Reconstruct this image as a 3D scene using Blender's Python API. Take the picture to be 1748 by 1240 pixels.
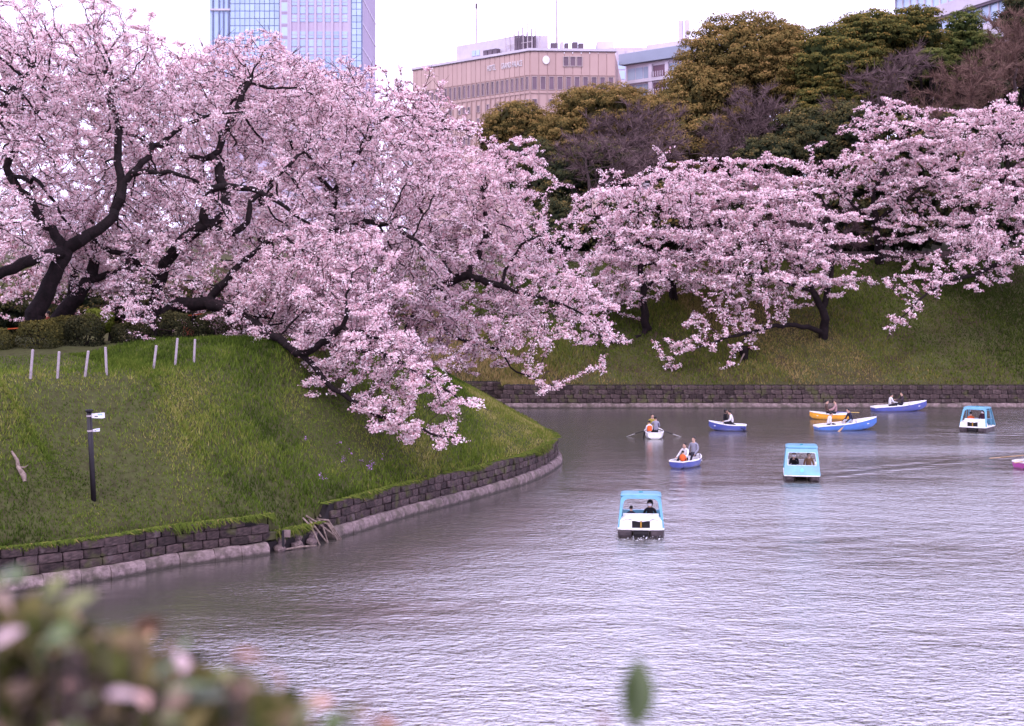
import bpy, math, random
import numpy as np
from mathutils import Vector, Matrix

for o in list(bpy.data.objects):
    bpy.data.objects.remove(o)
scn = bpy.context.scene
col = scn.collection
R = math.radians
rng = np.random.default_rng(7)
random.seed(7)

# ------------------------------------------------------------------ camera, sky, sun, exposure
F, CX, HV, CAMZ = 2427.8, 874.0, 495.0, 8.0        # photograph pixels, horizon row, eye height above the water


def P(u, v, d):
    """point seen at photo pixel (u, v) at distance d along +Y"""
    return np.array([(u - CX) / F * d, d, CAMZ - (v - HV) / F * d])


cam_data = bpy.data.cameras.new('camera')
cam = bpy.data.objects.new('camera', cam_data)
col.objects.link(cam)
cam.location = (0, 0, CAMZ)
cam.rotation_euler = (R(90), 0, 0)
cam_data.lens = 50
cam_data.sensor_width = 36
cam_data.shift_y = -(620 - HV) / 1748
cam_data.clip_start = 0.1
cam_data.clip_end = 6000
cam_data.dof.use_dof = True
cam_data.dof.focus_distance = 62
cam_data.dof.aperture_fstop = 2.0
scn.camera = cam

world = bpy.data.worlds.new('World')
scn.world = world
world.use_nodes = True
wn, wl = world.node_tree.nodes, world.node_tree.links
wn.clear()
w_out = wn.new('ShaderNodeOutputWorld')
w_bg = wn.new('ShaderNodeBackground')
w_mix = wn.new('ShaderNodeMixRGB')
w_sky = wn.new('ShaderNodeTexSky')
SUN_EL, SUN_AZ = 58, 205            # degrees; azimuth measured clockwise from +Y: behind the camera, to its left
w_sky.sky_type = 'NISHITA'
w_sky.sun_disc = False
w_sky.sun_elevation = R(SUN_EL)
w_sky.sun_rotation = R(SUN_AZ)
w_sky.dust_density = 4.0
w_mix.inputs[0].default_value = 0.85            # a closed layer of bright cloud over the clear sky
w_mix.inputs[2].default_value = (17.8, 16.3, 24.0, 1)
w_bg.inputs[1].default_value = 0.12
wl.new(w_sky.outputs[0], w_mix.inputs[1])
wl.new(w_mix.outputs[0], w_bg.inputs[0])
wl.new(w_bg.outputs[0], w_out.inputs[0])

sun_data = bpy.data.lights.new('sun', 'SUN')
sun = bpy.data.objects.new('sun', sun_data)
col.objects.link(sun)
sun_data.energy = 1.2
sun_data.angle = R(14)
sun_data.color = (1.0, 0.95, 0.92)
sd_ = Vector((math.sin(R(SUN_AZ)) * math.cos(R(SUN_EL)), math.cos(R(SUN_AZ)) * math.cos(R(SUN_EL)), math.sin(R(SUN_EL))))
sun.rotation_euler = sd_.to_track_quat('Z', 'Y').to_euler()
sun.location = (0, -20, 60)

scn.view_settings.view_transform = 'Standard'
scn.view_settings.look = 'None'
scn.view_settings.gamma = 1
scn.view_settings.use_curve_mapping = False
scn.view_settings.exposure = 0.25
scn.cycles.max_bounces = 6
scn.cycles.diffuse_bounces = 3
scn.cycles.glossy_bounces = 3
scn.cycles.transparent_max_bounces = 4


# ------------------------------------------------------------------ materials
def new_mat(name):
    m = bpy.data.materials.new(name)
    m.use_nodes = True
    nt = m.node_tree
    nt.nodes.clear()
    out = nt.nodes.new('ShaderNodeOutputMaterial')
    return m, nt, out


def ramp(nt, fac, stops):
    r = nt.nodes.new('ShaderNodeValToRGB')
    el = r.color_ramp.elements
    while len(el) < len(stops):
        el.new(0.5)
    for e, (p, c) in zip(el, stops):
        e.position = p
        e.color = (*c, 1)
    nt.links.new(fac, r.inputs[0])
    return r.outputs[0]


def noise(nt, scale, detail=4, rough=0.6, coord='Object', stretch=(1, 1, 1)):
    tc = nt.nodes.new('ShaderNodeTexCoord')
    mp = nt.nodes.new('ShaderNodeMapping')
    mp.inputs['Scale'].default_value = stretch
    n = nt.nodes.new('ShaderNodeTexNoise')
    n.inputs['Scale'].default_value = scale
    n.inputs['Detail'].default_value = detail
    n.inputs['Roughness'].default_value = rough
    nt.links.new(tc.outputs[coord], mp.inputs[0])
    nt.links.new(mp.outputs[0], n.inputs['Vector'])
    return n.outputs['Fac']


def mat(name, c, c2=None, scale=6, rough=0.6, bump=0.0, bscale=None, spec=0.3, metal=0.0, coord='Object', stretch=(1, 1, 1),
        lo=0.35, hi=0.65, obj_var=0.0):
    m, nt, out = new_mat(name)
    b = nt.nodes.new('ShaderNodeBsdfPrincipled')
    b.inputs['Roughness'].default_value = rough
    b.inputs['Metallic'].default_value = metal
    b.inputs['Specular IOR Level'].default_value = spec
    if c2 is None:
        c2 = tuple(x * 0.82 for x in c)
    cc = ramp(nt, noise(nt, scale, 5, 0.65, coord, stretch), [(lo, c2), (hi, c)])
    if obj_var:
        oi = nt.nodes.new('ShaderNodeObjectInfo')
        hs = nt.nodes.new('ShaderNodeHueSaturation')
        mr = nt.nodes.new('ShaderNodeMapRange')
        mr.inputs[3].default_value = 1 - obj_var
        mr.inputs[4].default_value = 1 + obj_var
        nt.links.new(oi.outputs['Random'], mr.inputs[0])
        nt.links.new(mr.outputs[0], hs.inputs['Value'])
        nt.links.new(cc, hs.inputs['Color'])
        cc = hs.outputs[0]
    nt.links.new(cc, b.inputs['Base Color'])
    if bump:
        bp = nt.nodes.new('ShaderNodeBump')
        bp.inputs['Strength'].default_value = bump
        bp.inputs['Distance'].default_value = 0.05
        nt.links.new(noise(nt, bscale or scale * 4, 4, 0.6, coord, stretch), bp.inputs['Height'])
        nt.links.new(bp.outputs[0], b.inputs['Normal'])
    nt.links.new(b.outputs[0], out.inputs[0])
    return m


def leaf_mat(name, stops, trans=0.3, rough=0.8):
    """thin leaves or petals; each face carries its own tint"""
    m, nt, out = new_mat(name)
    at = nt.nodes.new('ShaderNodeAttribute')
    at.attribute_name = 'tint'
    c = ramp(nt, at.outputs['Fac'], stops)
    d = nt.nodes.new('ShaderNodeBsdfDiffuse')
    t = nt.nodes.new('ShaderNodeBsdfTranslucent')
    mx = nt.nodes.new('ShaderNodeMixShader')
    mx.inputs[0].default_value = trans
    nt.links.new(c, d.inputs[0])
    nt.links.new(c, t.inputs[0])
    nt.links.new(d.outputs[0], mx.inputs[1])
    nt.links.new(t.outputs[0], mx.inputs[2])
    nt.links.new(mx.outputs[0], out.inputs[0])
    return m


M = {}
M['blossom'] = leaf_mat('cherry_blossom', [(0.0, (0.26, 0.09, 0.11)), (0.22, (0.66, 0.39, 0.44)), (0.55, (0.87, 0.64, 0.67)), (1.0, (0.97, 0.88, 0.88))], 0.25)
M['bark'] = mat('dark_bark', (0.017, 0.010, 0.011), (0.007, 0.005, 0.005), 5, 0.9, 0.6, 14, 0.15)
M['bark_twig'] = mat('reddish_twig_bark', (0.050, 0.022, 0.026), (0.022, 0.011, 0.013), 5, 0.9)
M['bark_pale'] = mat('grey_bark', (0.11, 0.075, 0.075), (0.05, 0.035, 0.036), 5, 0.9, 0.4, 14, 0.15)
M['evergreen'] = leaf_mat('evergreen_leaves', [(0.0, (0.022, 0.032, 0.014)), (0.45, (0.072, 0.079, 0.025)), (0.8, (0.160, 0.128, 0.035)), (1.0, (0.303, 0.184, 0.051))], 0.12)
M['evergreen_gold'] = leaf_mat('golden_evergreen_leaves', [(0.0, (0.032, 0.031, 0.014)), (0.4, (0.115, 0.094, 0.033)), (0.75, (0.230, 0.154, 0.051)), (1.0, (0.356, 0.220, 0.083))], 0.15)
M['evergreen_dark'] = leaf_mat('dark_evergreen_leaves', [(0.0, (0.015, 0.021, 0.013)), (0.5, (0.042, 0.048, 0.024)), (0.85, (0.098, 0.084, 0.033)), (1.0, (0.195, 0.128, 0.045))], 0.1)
M['pine'] = leaf_mat('pine_needles', [(0.0, (0.022, 0.034, 0.014)), (0.5, (0.077, 0.098, 0.028)), (1.0, (0.196, 0.182, 0.056))], 0.1)
M['twig'] = leaf_mat('bare_twigs', [(0.0, (0.055, 0.036, 0.038)), (0.5, (0.13, 0.088, 0.090)), (1.0, (0.25, 0.17, 0.165))], 0.05)
M['twig_rust'] = leaf_mat('rusty_bare_twigs', [(0.0, (0.065, 0.038, 0.034)), (0.5, (0.16, 0.096, 0.08)), (1.0, (0.28, 0.18, 0.14))], 0.05)
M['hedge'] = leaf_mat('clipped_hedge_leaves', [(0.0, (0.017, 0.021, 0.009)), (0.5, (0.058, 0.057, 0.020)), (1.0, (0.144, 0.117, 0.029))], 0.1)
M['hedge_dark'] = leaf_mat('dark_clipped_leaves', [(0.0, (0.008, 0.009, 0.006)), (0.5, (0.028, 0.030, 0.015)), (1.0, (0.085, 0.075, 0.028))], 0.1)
M['hedge_lime'] = leaf_mat('lime_shrub_leaves', [(0.0, (0.05, 0.07, 0.012)), (1.0, (0.24, 0.28, 0.045))], 0.2)
M['grass'] = leaf_mat('grass_blades', [(0.0, (0.037, 0.058, 0.011)), (0.35, (0.086, 0.131, 0.019)), (0.62, (0.151, 0.198, 0.032)), (0.85, (0.233, 0.226, 0.055)), (1.0, (0.358, 0.312, 0.117))], 0.25)
M['grass_far'] = leaf_mat('rough_grass_blades', [(0.0, (0.040, 0.055, 0.013)), (0.35, (0.085, 0.115, 0.019)), (0.62, (0.134, 0.144, 0.032)), (0.85, (0.202, 0.162, 0.055)), (1.0, (0.295, 0.214, 0.090))], 0.25)
M['soil'] = mat('grassy_soil', (0.060, 0.066, 0.022), (0.040, 0.036, 0.016), 5.0, 0.95, 0.5, 6, 0.1)
M['soil_far'] = mat('rough_grassy_soil', (0.060, 0.062, 0.022), (0.046, 0.033, 0.019), 0.6, 0.95, 0.5, 4, 0.1)
M['stone'] = mat('dark_wall_stone', (0.088, 0.058, 0.056), (0.030, 0.021, 0.021), 3.5, 0.85, 0.6, 18, 0.2, obj_var=0.45)
M['mortar'] = mat('dark_joint', (0.022, 0.016, 0.018), None, 4, 0.95)
M['footing'] = mat('pale_footing_stone', (0.26, 0.19, 0.185), (0.12, 0.088, 0.085), 5.0, 0.85, 0.6, 14, 0.2, stretch=(1, 1, 0.3), obj_var=0.15)


def overlay(m, c, scale, lo, hi, z0=None, z1=None, amount=1.0):
    """moss, stains or a wet tide line over a stone material"""
    nt = m.node_tree
    b = next(n for n in nt.nodes if n.type == 'BSDF_PRINCIPLED')
    old = b.inputs['Base Color'].links[0].from_socket
    mx = nt.nodes.new('ShaderNodeMixRGB')
    mx.inputs[2].default_value = (*c, 1)
    geo = nt.nodes.new('ShaderNodeNewGeometry')
    n = nt.nodes.new('ShaderNodeTexNoise')
    n.inputs['Scale'].default_value = scale
    n.inputs['Detail'].default_value = 5
    nt.links.new(geo.outputs['Position'], n.inputs['Vector'])
    f = ramp(nt, n.outputs['Fac'], [(lo, (0, 0, 0)), (hi, (amount,) * 3)])
    if z0 is not None:
        sp_ = nt.nodes.new('ShaderNodeSeparateXYZ')
        nt.links.new(geo.outputs['Position'], sp_.inputs[0])
        ad = nt.nodes.new('ShaderNodeMath')
        ad.operation = 'MULTIPLY_ADD'
        nt.links.new(n.outputs['Fac'], ad.inputs[0])
        ad.inputs[1].default_value = 0.16
        nt.links.new(sp_.outputs[2], ad.inputs[2])
        mr = nt.nodes.new('ShaderNodeMapRange')
        for k_, v_ in zip((1, 2, 3, 4), (z0, z1, amount, 0.0)):
            mr.inputs[k_].default_value = v_
        nt.links.new(ad.outputs[0], mr.inputs[0])
        f = mr.outputs[0]
    nt.links.new(f, mx.inputs[0])
    nt.links.new(old, mx.inputs[1])
    nt.links.new(mx.outputs[0], b.inputs['Base Color'])


overlay(M['stone'], (0.075, 0.075, 0.028), 1.7, 0.54, 0.66, amount=0.75)
overlay(M['stone'], (0.15, 0.115, 0.11), 3.1, 0.60, 0.72, amount=0.6)
overlay(M['footing'], (0.060, 0.055, 0.035), 2.3, 0.46, 0.66, amount=0.7)
overlay(M['footing'], (0.09, 0.065, 0.06), 6.0, 0.5, 0.62, amount=0.55)
overlay(M['footing'], (0.035, 0.030, 0.024), 4.0, 0, 1, 0.12, 0.20, 0.85)


def water_mat():
    m, nt, out = new_mat('moat_water')
    b = nt.nodes.new('ShaderNodeBsdfPrincipled')
    b.inputs['Base Color'].default_value = (0.050, 0.043, 0.036, 1)
    b.inputs['Roughness'].default_value = 0.17
    b.inputs['IOR'].default_value = 3.2
    b.inputs['Specular IOR Level'].default_value = 1.0
    L = nt.links.new
    tc = nt.nodes.new('ShaderNodeTexCoord')

    def wave(sx, sy, scale, detail, rough):
        mp = nt.nodes.new('ShaderNodeMapping')
        mp.inputs['Scale'].default_value = (sx, sy, 1)
        mp.inputs['Rotation'].default_value = (0, 0, R(8))
        n = nt.nodes.new('ShaderNodeTexNoise')
        n.inputs['Scale'].default_value = scale
        n.inputs['Detail'].default_value = detail
        n.inputs['Roughness'].default_value = rough
        L(tc.outputs['Object'], mp.inputs[0])
        L(mp.outputs[0], n.inputs['Vector'])
        return n.outputs['Fac']

    def math_(op, a, b2):
        n = nt.nodes.new('ShaderNodeMath')
        n.operation = op
        for i, x in enumerate((a, b2)):
            if isinstance(x, (int, float)):
                n.inputs[i].default_value = x
            else:
                L(x, n.inputs[i])
        return n.outputs[0]
    big = wave(1.0, 1.7, 0.55, 2, 0.5)
    fine = wave(1.0, 1.5, 3.6, 3, 0.6)
    patch = ramp(nt, wave(0.30, 1.0, 0.13, 3, 0.55), [(0.36, (0.38, 0.38, 0.38)), (0.62, (1, 1, 1))])
    # the water is calmer in the lee of the promontory
    sx_ = nt.nodes.new('ShaderNodeSeparateXYZ')
    L(tc.outputs['Object'], sx_.inputs[0])
    lee = math_('SUBTRACT', math_('MULTIPLY', sx_.outputs[0], 0.875), math_('MULTIPLY', sx_.outputs[1], 0.485))
    mr = nt.nodes.new('ShaderNodeMapRange')
    mr.interpolation_type = 'SMOOTHSTEP'
    for k_, v_ in zip((1, 2, 3, 4), (-31.0, -13.0, 0.14, 1.0)):
        mr.inputs[k_].default_value = v_
    L(lee, mr.inputs[0])
    h = math_('MULTIPLY', math_('ADD', math_('MULTIPLY', big, 0.11), math_('MULTIPLY', math_('MULTIPLY', fine, 0.115), patch)), mr.outputs[0])
    # wakes trailing from three boats: (start, direction)
    for (ax, ay), (bx, by), amp in (((12.6, 60.5), (27.0, 71.0), 0.032), ((4.6, 47.5), (7.2, 66.0), 0.03), ((23.5, 80.0), (33.0, 77.0), 0.03)):
        ln = math.hypot(bx - ax, by - ay)
        tx, ty = (bx - ax) / ln, (by - ay) / ln
        along = math_('ADD', math_('MULTIPLY', sx_.outputs[0], tx), math_('ADD', math_('MULTIPLY', sx_.outputs[1], ty), -(ax * tx + ay * ty)))
        off = math_('ADD', math_('MULTIPLY', sx_.outputs[0], -ty), math_('ADD', math_('MULTIPLY', sx_.outputs[1], tx), ax * ty - ay * tx))
        env = math_('POWER', 2.718, math_('MULTIPLY', math_('MULTIPLY', off, off), -0.9))
        m1 = nt.nodes.new('ShaderNodeMapRange')
        m1.inputs[1].default_value, m1.inputs[2].default_value, m1.inputs[3].default_value, m1.inputs[4].default_value = 0.0, 1.0, 0.0, 1.0
        L(along, m1.inputs[0])
        m2 = nt.nodes.new('ShaderNodeMapRange')
        m2.inputs[1].default_value, m2.inputs[2].default_value, m2.inputs[3].default_value, m2.inputs[4].default_value = ln * 0.4, ln, 1.0, 0.0
        L(along, m2.inputs[0])
        rip = math_('MULTIPLY', math_('SINE', math_('ADD', math_('MULTIPLY', off, 4.2), math_('MULTIPLY', big, 6.0)), 0), amp)
        h = math_('ADD', h, math_('MULTIPLY', math_('MULTIPLY', rip, env), math_('MULTIPLY', m1.outputs[0], m2.outputs[0])))
    bp = nt.nodes.new('ShaderNodeBump')
    bp.inputs['Strength'].default_value = 1.0
    bp.inputs['Distance'].default_value = 1.0
    L(h, bp.inputs['Height'])
    L(bp.outputs[0], b.inputs['Normal'])
    L(b.outputs[0], out.inputs[0])
    return m


M['water'] = water_mat()
M['blue'] = mat('boat_blue_paint', (0.065, 0.085, 0.33), (0.05, 0.065, 0.26), 2, 0.35, spec=0.5)
M['brightblue'] = mat('boat_bright_blue_paint', (0.06, 0.17, 0.50), (0.05, 0.13, 0.40), 2, 0.35, spec=0.5)
M['yellow'] = mat('boat_yellow_paint', (0.78, 0.36, 0.012), (0.6, 0.25, 0.01), 2, 0.35, spec=0.5)
M['magenta'] = mat('boat_magenta_paint', (0.34, 0.05, 0.25), (0.26, 0.035, 0.2), 2, 0.35, spec=0.5)
M['white'] = mat('white_gelcoat', (0.80, 0.78, 0.78), (0.68, 0.65, 0.66), 3, 0.35, spec=0.5)
M['cyan'] = mat('cyan_fibreglass', (0.115, 0.33, 0.45), (0.085, 0.25, 0.36), 2, 0.3, spec=0.5)
M['float'] = mat('scuffed_grey_float', (0.075, 0.055, 0.06), (0.03, 0.022, 0.026), 4, 0.6)
M['black'] = mat('black_rubber', (0.016, 0.013, 0.016), None, 4, 0.6)
M['oarwood'] = mat('varnished_oar_wood', (0.42, 0.28, 0.15), (0.3, 0.18, 0.1), 6, 0.5)
M['ochre'] = mat('ochre_paint', (0.42, 0.22, 0.03), None, 6, 0.5)
M['skin'] = mat('skin', (0.55, 0.34, 0.26), (0.5, 0.3, 0.22), 6, 0.6)
M['hair'] = mat('dark_hair', (0.014, 0.010, 0.010), None, 20, 0.5)
M['hair_brown'] = mat('brown_hair', (0.06, 0.032, 0.022), None, 20, 0.5)
M['mask'] = mat('white_face_mask', (0.8, 0.75, 0.82), None, 6, 0.8)
M['orange'] = mat('orange_life_vest', (0.80, 0.13, 0.03), None, 6, 0.7)


for k_ in ('blue', 'brightblue', 'yellow', 'magenta', 'white', 'cyan'):
    overlay(M[k_], (0.16, 0.13, 0.12), 2.6, 0.55, 0.75, amount=0.35)          # scuffs
    overlay(M[k_], (0.07, 0.06, 0.045), 5.0, 0, 1, 0.10, 0.17, 0.6)           # grime at the waterline


def cloth(name, c):
    if name not in M:
        M[name] = mat(name, c, tuple(x * 0.7 for x in c), 9, 0.85, 0.3, 30, 0.15)
    return M[name]


# ------------------------------------------------------------------ mesh helpers
def mk(name, V, Fc, mats=None, parent=None, smooth=False, tint=None, midx=None):
    me = bpy.data.meshes.new(name)
    if isinstance(Fc, np.ndarray):
        V = np.asarray(V, dtype=np.float32)
        k = Fc.shape[1]
        me.vertices.add(len(V))
        me.vertices.foreach_set('co', V.ravel())
        me.loops.add(Fc.size)
        me.loops.foreach_set('vertex_index', Fc.astype(np.int32).ravel())
        me.polygons.add(len(Fc))
        me.polygons.foreach_set('loop_start', np.arange(0, Fc.size, k, dtype=np.int32))
        me.polygons.foreach_set('loop_total', np.full(len(Fc), k, dtype=np.int32))
        me.update(calc_edges=True)
    else:
        me.from_pydata([tuple(map(float, v)) for v in V], [], [tuple(int(i) for i in f) for f in Fc])
    if tint is not None:
        a = me.attributes.new('tint', 'FLOAT', 'FACE')
        a.data.foreach_set('value', np.asarray(tint, dtype=np.float32))
    if smooth:
        me.polygons.foreach_set('use_smooth', np.ones(len(me.polygons), dtype=bool))
    if mats:
        for m in (mats if isinstance(mats, (list, tuple)) else [mats]):
            me.materials.append(m)
    if midx is not None:
        me.polygons.foreach_set('material_index', np.asarray(midx, dtype=np.int32))
    me.update()
    return link(name, me, parent)


def link(name, me, parent=None, loc=None, rot=None, scale=None):
    o = bpy.data.objects.new(name, me)
    col.objects.link(o)
    if parent is not None:
        o.parent = parent
    if loc is not None:
        o.location = tuple(map(float, loc))
    if rot is not None:
        o.rotation_euler = rot
    if scale is not None:
        o.scale = scale
    return o


def empty(name, loc=(0, 0, 0), rot=(0, 0, 0)):
    o = bpy.data.objects.new(name, None)
    col.objects.link(o)
    o.empty_display_size = 0.3
    o.location = tuple(map(float, loc))
    o.rotation_euler = rot
    return o


def tag(o, label=None, cat=None, group=None, kind=None):
    if label:
        o['label'] = label
    if cat:
        o['category'] = cat
    if group:
        o['group'] = group
    if kind:
        o['kind'] = kind
    return o


class MB:
    """collects shapes, then builds ONE mesh"""

    def __init__(self):
        self.v, self.f = [], []

    def add(self, V, Fc):
        n = len(self.v)
        self.v += [tuple(map(float, p)) for p in V]
        self.f += [tuple(i + n for i in f) for f in Fc]
        return self

    def box(self, c, s, rz=0.0):
        x, y, z = (a / 2 for a in s)
        ca, sa = math.cos(rz), math.sin(rz)
        V = []
        for dz in (-z, z):
            for dx, dy in ((-x, -y), (x, -y), (x, y), (-x, y)):
                V.append((c[0] + dx * ca - dy * sa, c[1] + dx * sa + dy * ca, c[2] + dz))
        return self.add(V, [(0, 3, 2, 1), (4, 5, 6, 7), (0, 1, 5, 4), (1, 2, 6, 5), (2, 3, 7, 6), (3, 0, 4, 7)])

    def loft(self, rings, closed=True, caps=True):
        n = len(rings[0])
        V = [p for r in rings for p in r]
        Fc = []
        for i in range(len(rings) - 1):
            for j in range(n if closed else n - 1):
                k = (j + 1) % n
                Fc.append((i * n + j, i * n + k, (i + 1) * n + k, (i + 1) * n + j))
        if caps and closed:
            Fc.append(tuple(range(n - 1, -1, -1)))
            Fc.append(tuple(range((len(rings) - 1) * n, len(rings) * n)))
        return self.add(V, Fc)

    def tube(self, path, rad, k=8):
        path = [Vector(tuple(map(float, p))) for p in path]
        if isinstance(rad, (int, float)):
            rad = [rad] * len(path)
        rings = []
        for i, p in enumerate(path):
            t = (path[min(i + 1, len(path) - 1)] - path[max(i - 1, 0)]).normalized()
            ref = Vector((0, 0, 1)) if abs(t.z) < 0.9 else Vector((0, 1, 0))
            a = t.cross(ref).normalized()
            b = t.cross(a).normalized()
            rings.append([p + (a * math.cos(q) + b * math.sin(q)) * rad[i] for q in np.linspace(0, 2 * math.pi, k, endpoint=False)])
        return self.loft(rings)

    def ball(self, c, r, nu=10, nv=6):
        if isinstance(r, (int, float)):
            r = (r, r, r)
        rings = []
        for i in range(nv + 1):
            ph = math.pi * (0.02 + 0.96 * i / nv)
            rings.append([(c[0] + r[0] * math.sin(ph) * math.cos(q), c[1] + r[1] * math.sin(ph) * math.sin(q), c[2] + r[2] * math.cos(ph))
                          for q in np.linspace(0, 2 * math.pi, nu, endpoint=False)])
        return self.loft(rings[::-1])

    def build(self, name, m, parent=None, smooth=False):
        return mk(name, self.v, self.f, m, parent, smooth)


def catmull(pts, step):
    pts = np.asarray(pts, float)
    ext = np.vstack([2 * pts[0] - pts[1], pts, 2 * pts[-1] - pts[-2]])
    out = []
    for i in range(1, len(ext) - 2):
        p0, p1, p2, p3 = ext[i - 1:i + 3]
        for t in np.linspace(0, 1, 24, endpoint=False):
            out.append(0.5 * (2 * p1 + (p2 - p0) * t + (2 * p0 - 5 * p1 + 4 * p2 - p3) * t * t + (3 * p1 - p0 - 3 * p2 + p3) * t ** 3))
    out.append(pts[-1])
    out = np.array(out)
    s = np.r_[0, np.cumsum(np.linalg.norm(np.diff(out, axis=0), axis=1))]
    n = max(2, int(round(s[-1] / step)) + 1)
    q = np.linspace(0, s[-1], n)
    return np.stack([np.interp(q, s, out[:, k]) for k in range(out.shape[1])], 1)


_ns = np.random.default_rng(3)
_NW = [(_ns.normal(0, 1, 2) * f, _ns.uniform(0, 6.28), a) for f, a in [(0.25, 1), (0.25, 1), (0.5, .7), (0.5, .7), (1.0, .5), (1.0, .5), (2.1, .3), (2.1, .3), (4.0, .2), (4.0, .2)] for _ in range(2)]


def wob(x, y, fs=1.0):
    z = 0
    for k, ph, a in _NW:
        z = z + a * np.sin((k[0] * x + k[1] * y) * fs + ph)
    return z / 3.0


def flakes(C, N, size, r):
    """one small irregular triangle per centre, roughly perpendicular to N"""
    n = len(C)
    N = N / (np.linalg.norm(N, axis=1, keepdims=True) + 1e-9)
    a = np.cross(N, r.normal(0, 1, (n, 3)))
    a /= np.linalg.norm(a, axis=1, keepdims=True) + 1e-9
    b = np.cross(N, a)
    V = np.empty((n, 3, 3))
    for i in range(3):
        q = i * 2.094 + r.uniform(-0.5, 0.5, (n, 1))
        l = size[:, None] * 0.68 * r.uniform(0.7, 1.25, (n, 1))
        V[:, i] = C + (a * np.cos(q) + b * np.sin(q)) * l
    return V.reshape(-1, 3), np.arange(3 * n).reshape(n, 3)


# ------------------------------------------------------------------ ground, banks, water
LEFT = catmull([(-40, 15), (-24, 29), (-17, 34.7), (-13.5, 37.4), (-11.2, 39.2), (-9.7, 41.1), (-7.5, 42.9), (-5.8, 45.4), (-3.6, 50.3),
                (-1.64, 54), (0.63, 58.9), (1.86, 63.2), (2.3, 66.2), (2.1, 69), (1.2, 73), (-1.2, 79), (-5, 86), (-11, 94), (-20, 103), (-40, 118)], 0.25)
LEFT_S = np.r_[0, np.cumsum(np.linalg.norm(np.diff(LEFT, axis=0), axis=1))]


def s_at(x, y):
    return LEFT_S[np.argmin((LEFT[:, 0] - x) ** 2 + (LEFT[:, 1] - y) ** 2)]


S_B0, S_B1 = s_at(-7.1, 43.3), s_at(-5.9, 45.2)          # where the wall has slumped


def left_sd(x, y):
    """distance inland from the waterline, arc position"""
    x, y = np.asarray(x, float), np.asarray(y, float)
    best = np.full(x.shape, 1e9)
    bs = np.zeros(x.shape)
    side = np.zeros(x.shape)
    C = LEFT[::3]
    S = LEFT_S[::3]
    for i in range(len(C) - 1):
        a, b = C[i], C[i + 1]
        ab = b - a
        t = np.clip(((x - a[0]) * ab[0] + (y - a[1]) * ab[1]) / (ab @ ab), 0, 1)
        dx, dy = x - a[0] - t * ab[0], y - a[1] - t * ab[1]
        d = np.hypot(dx, dy)
        m = d < best
        best = np.where(m, d, best)
        bs = np.where(m, S[i] + t * (S[i + 1] - S[i]), bs)
        side = np.where(m, ab[0] * dy - ab[1] * dx, side)
    return np.where(side > 0, best, -best), bs


def left_z(x, y, sd=None, s=None):
    if sd is None:
        sd, s = left_sd(x, y)
    q = sd - 0.40
    z = 1.12 + np.interp(q, [0, 1, 5.2, 6.2, 9.5, 14], [0, 0.74, 3.95, 4.2, 4.3, 4.3])
    z = z + wob(x, y, 1.2) * 0.05 * np.clip(sd, 0, 1.5)
    gap = np.exp(-((s - (S_B0 + S_B1) / 2) / ((S_B1 - S_B0) * 0.45)) ** 4)
    z = z + 0.75 * np.exp(-((y - 54) / 5.0) ** 2) * np.interp(q, [1, 6], [0, 1])
    z = z - np.interp(y, [58, 68, 90], [0, 1.15, 1.3]) * np.interp(q, [0.5, 6], [0, 1])
    z = z - gap * 0.62 * np.exp(-(np.clip(q, 0, 9) / 1.6) ** 2)
    return np.where(q < 0, -0.8, z)


def far_edge(x):
    return np.where(x > -0.75, 96.0, 99.6)


FAR_TOP = 1.5


def far_z(x, y):
    q = y - far_edge(x) - 0.40
    yy = y - np.interp(x, [-0.5, 3.5], [99.6, 96.0]) - 0.40
    z = FAR_TOP + np.interp(yy, [-4, 0, 1.0, 15.6, 16.2, 17.0, 22, 40, 120], [0, 0, 0.7, 8.6, 8.75, 8.75, 9.5, 12, 14])
    z = z + wob(x * 0.6, y * 0.25 + 0.3 * x, 1.0) * 0.16 * np.clip(yy * 0.3, 0, 1)
    return np.where(q < 0, -0.8, z)


def grid(x0, x1, y0, y1, step):
    xs = np.arange(x0, x1 + 1e-6, step)
    ys = np.arange(y0, y1 + 1e-6, step)
    X, Y = np.meshgrid(xs, ys)
    nx, ny = len(xs), len(ys)
    i = np.arange(nx - 1)[None] + nx * np.arange(ny - 1)[:, None]
    return X.ravel(), Y.ravel(), np.stack([i, i + 1, i + nx + 1, i + nx], -1).reshape(-1, 4)


def drop_unused(V, Fc):
    u, inv = np.unique(Fc, return_inverse=True)
    return V[u], inv.reshape(Fc.shape)


# left bank
x, y, Fc = grid(-33, 6, 22, 97, 0.3)
sd, s = left_sd(x, y)
z = left_z(x, y, sd, s)
V = np.stack([x, y, z], 1)
keep = (sd[Fc].min(1) > 0.1)
V2, F2 = drop_unused(V, Fc[keep])
bank = mk('grass_bank', V2, F2, M['soil'], smooth=True)
tag(bank, 'grassy bank of the promontory rising from its stone wall', None, None, 'structure')
x, y, Fc = grid(-333, 6, 7, 337, 3)
sd, s = left_sd(x, y)
z = left_z(x, y, sd, s) - 0.06
cx, cy = x[Fc].mean(1), y[Fc].mean(1)
keep = (sd[Fc].min(1) > 0.3) & ~((cx > -33) & (cy > 22) & (cy < 97)) & ~((cx > -60) & (cy > 90))
V2, F2 = drop_unused(np.stack([x, y, z], 1), Fc[keep])
tag(mk('park_ground', V2, F2, M['soil'], smooth=True), 'flat park ground behind the cherry trees', None, None, 'structure')

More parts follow.
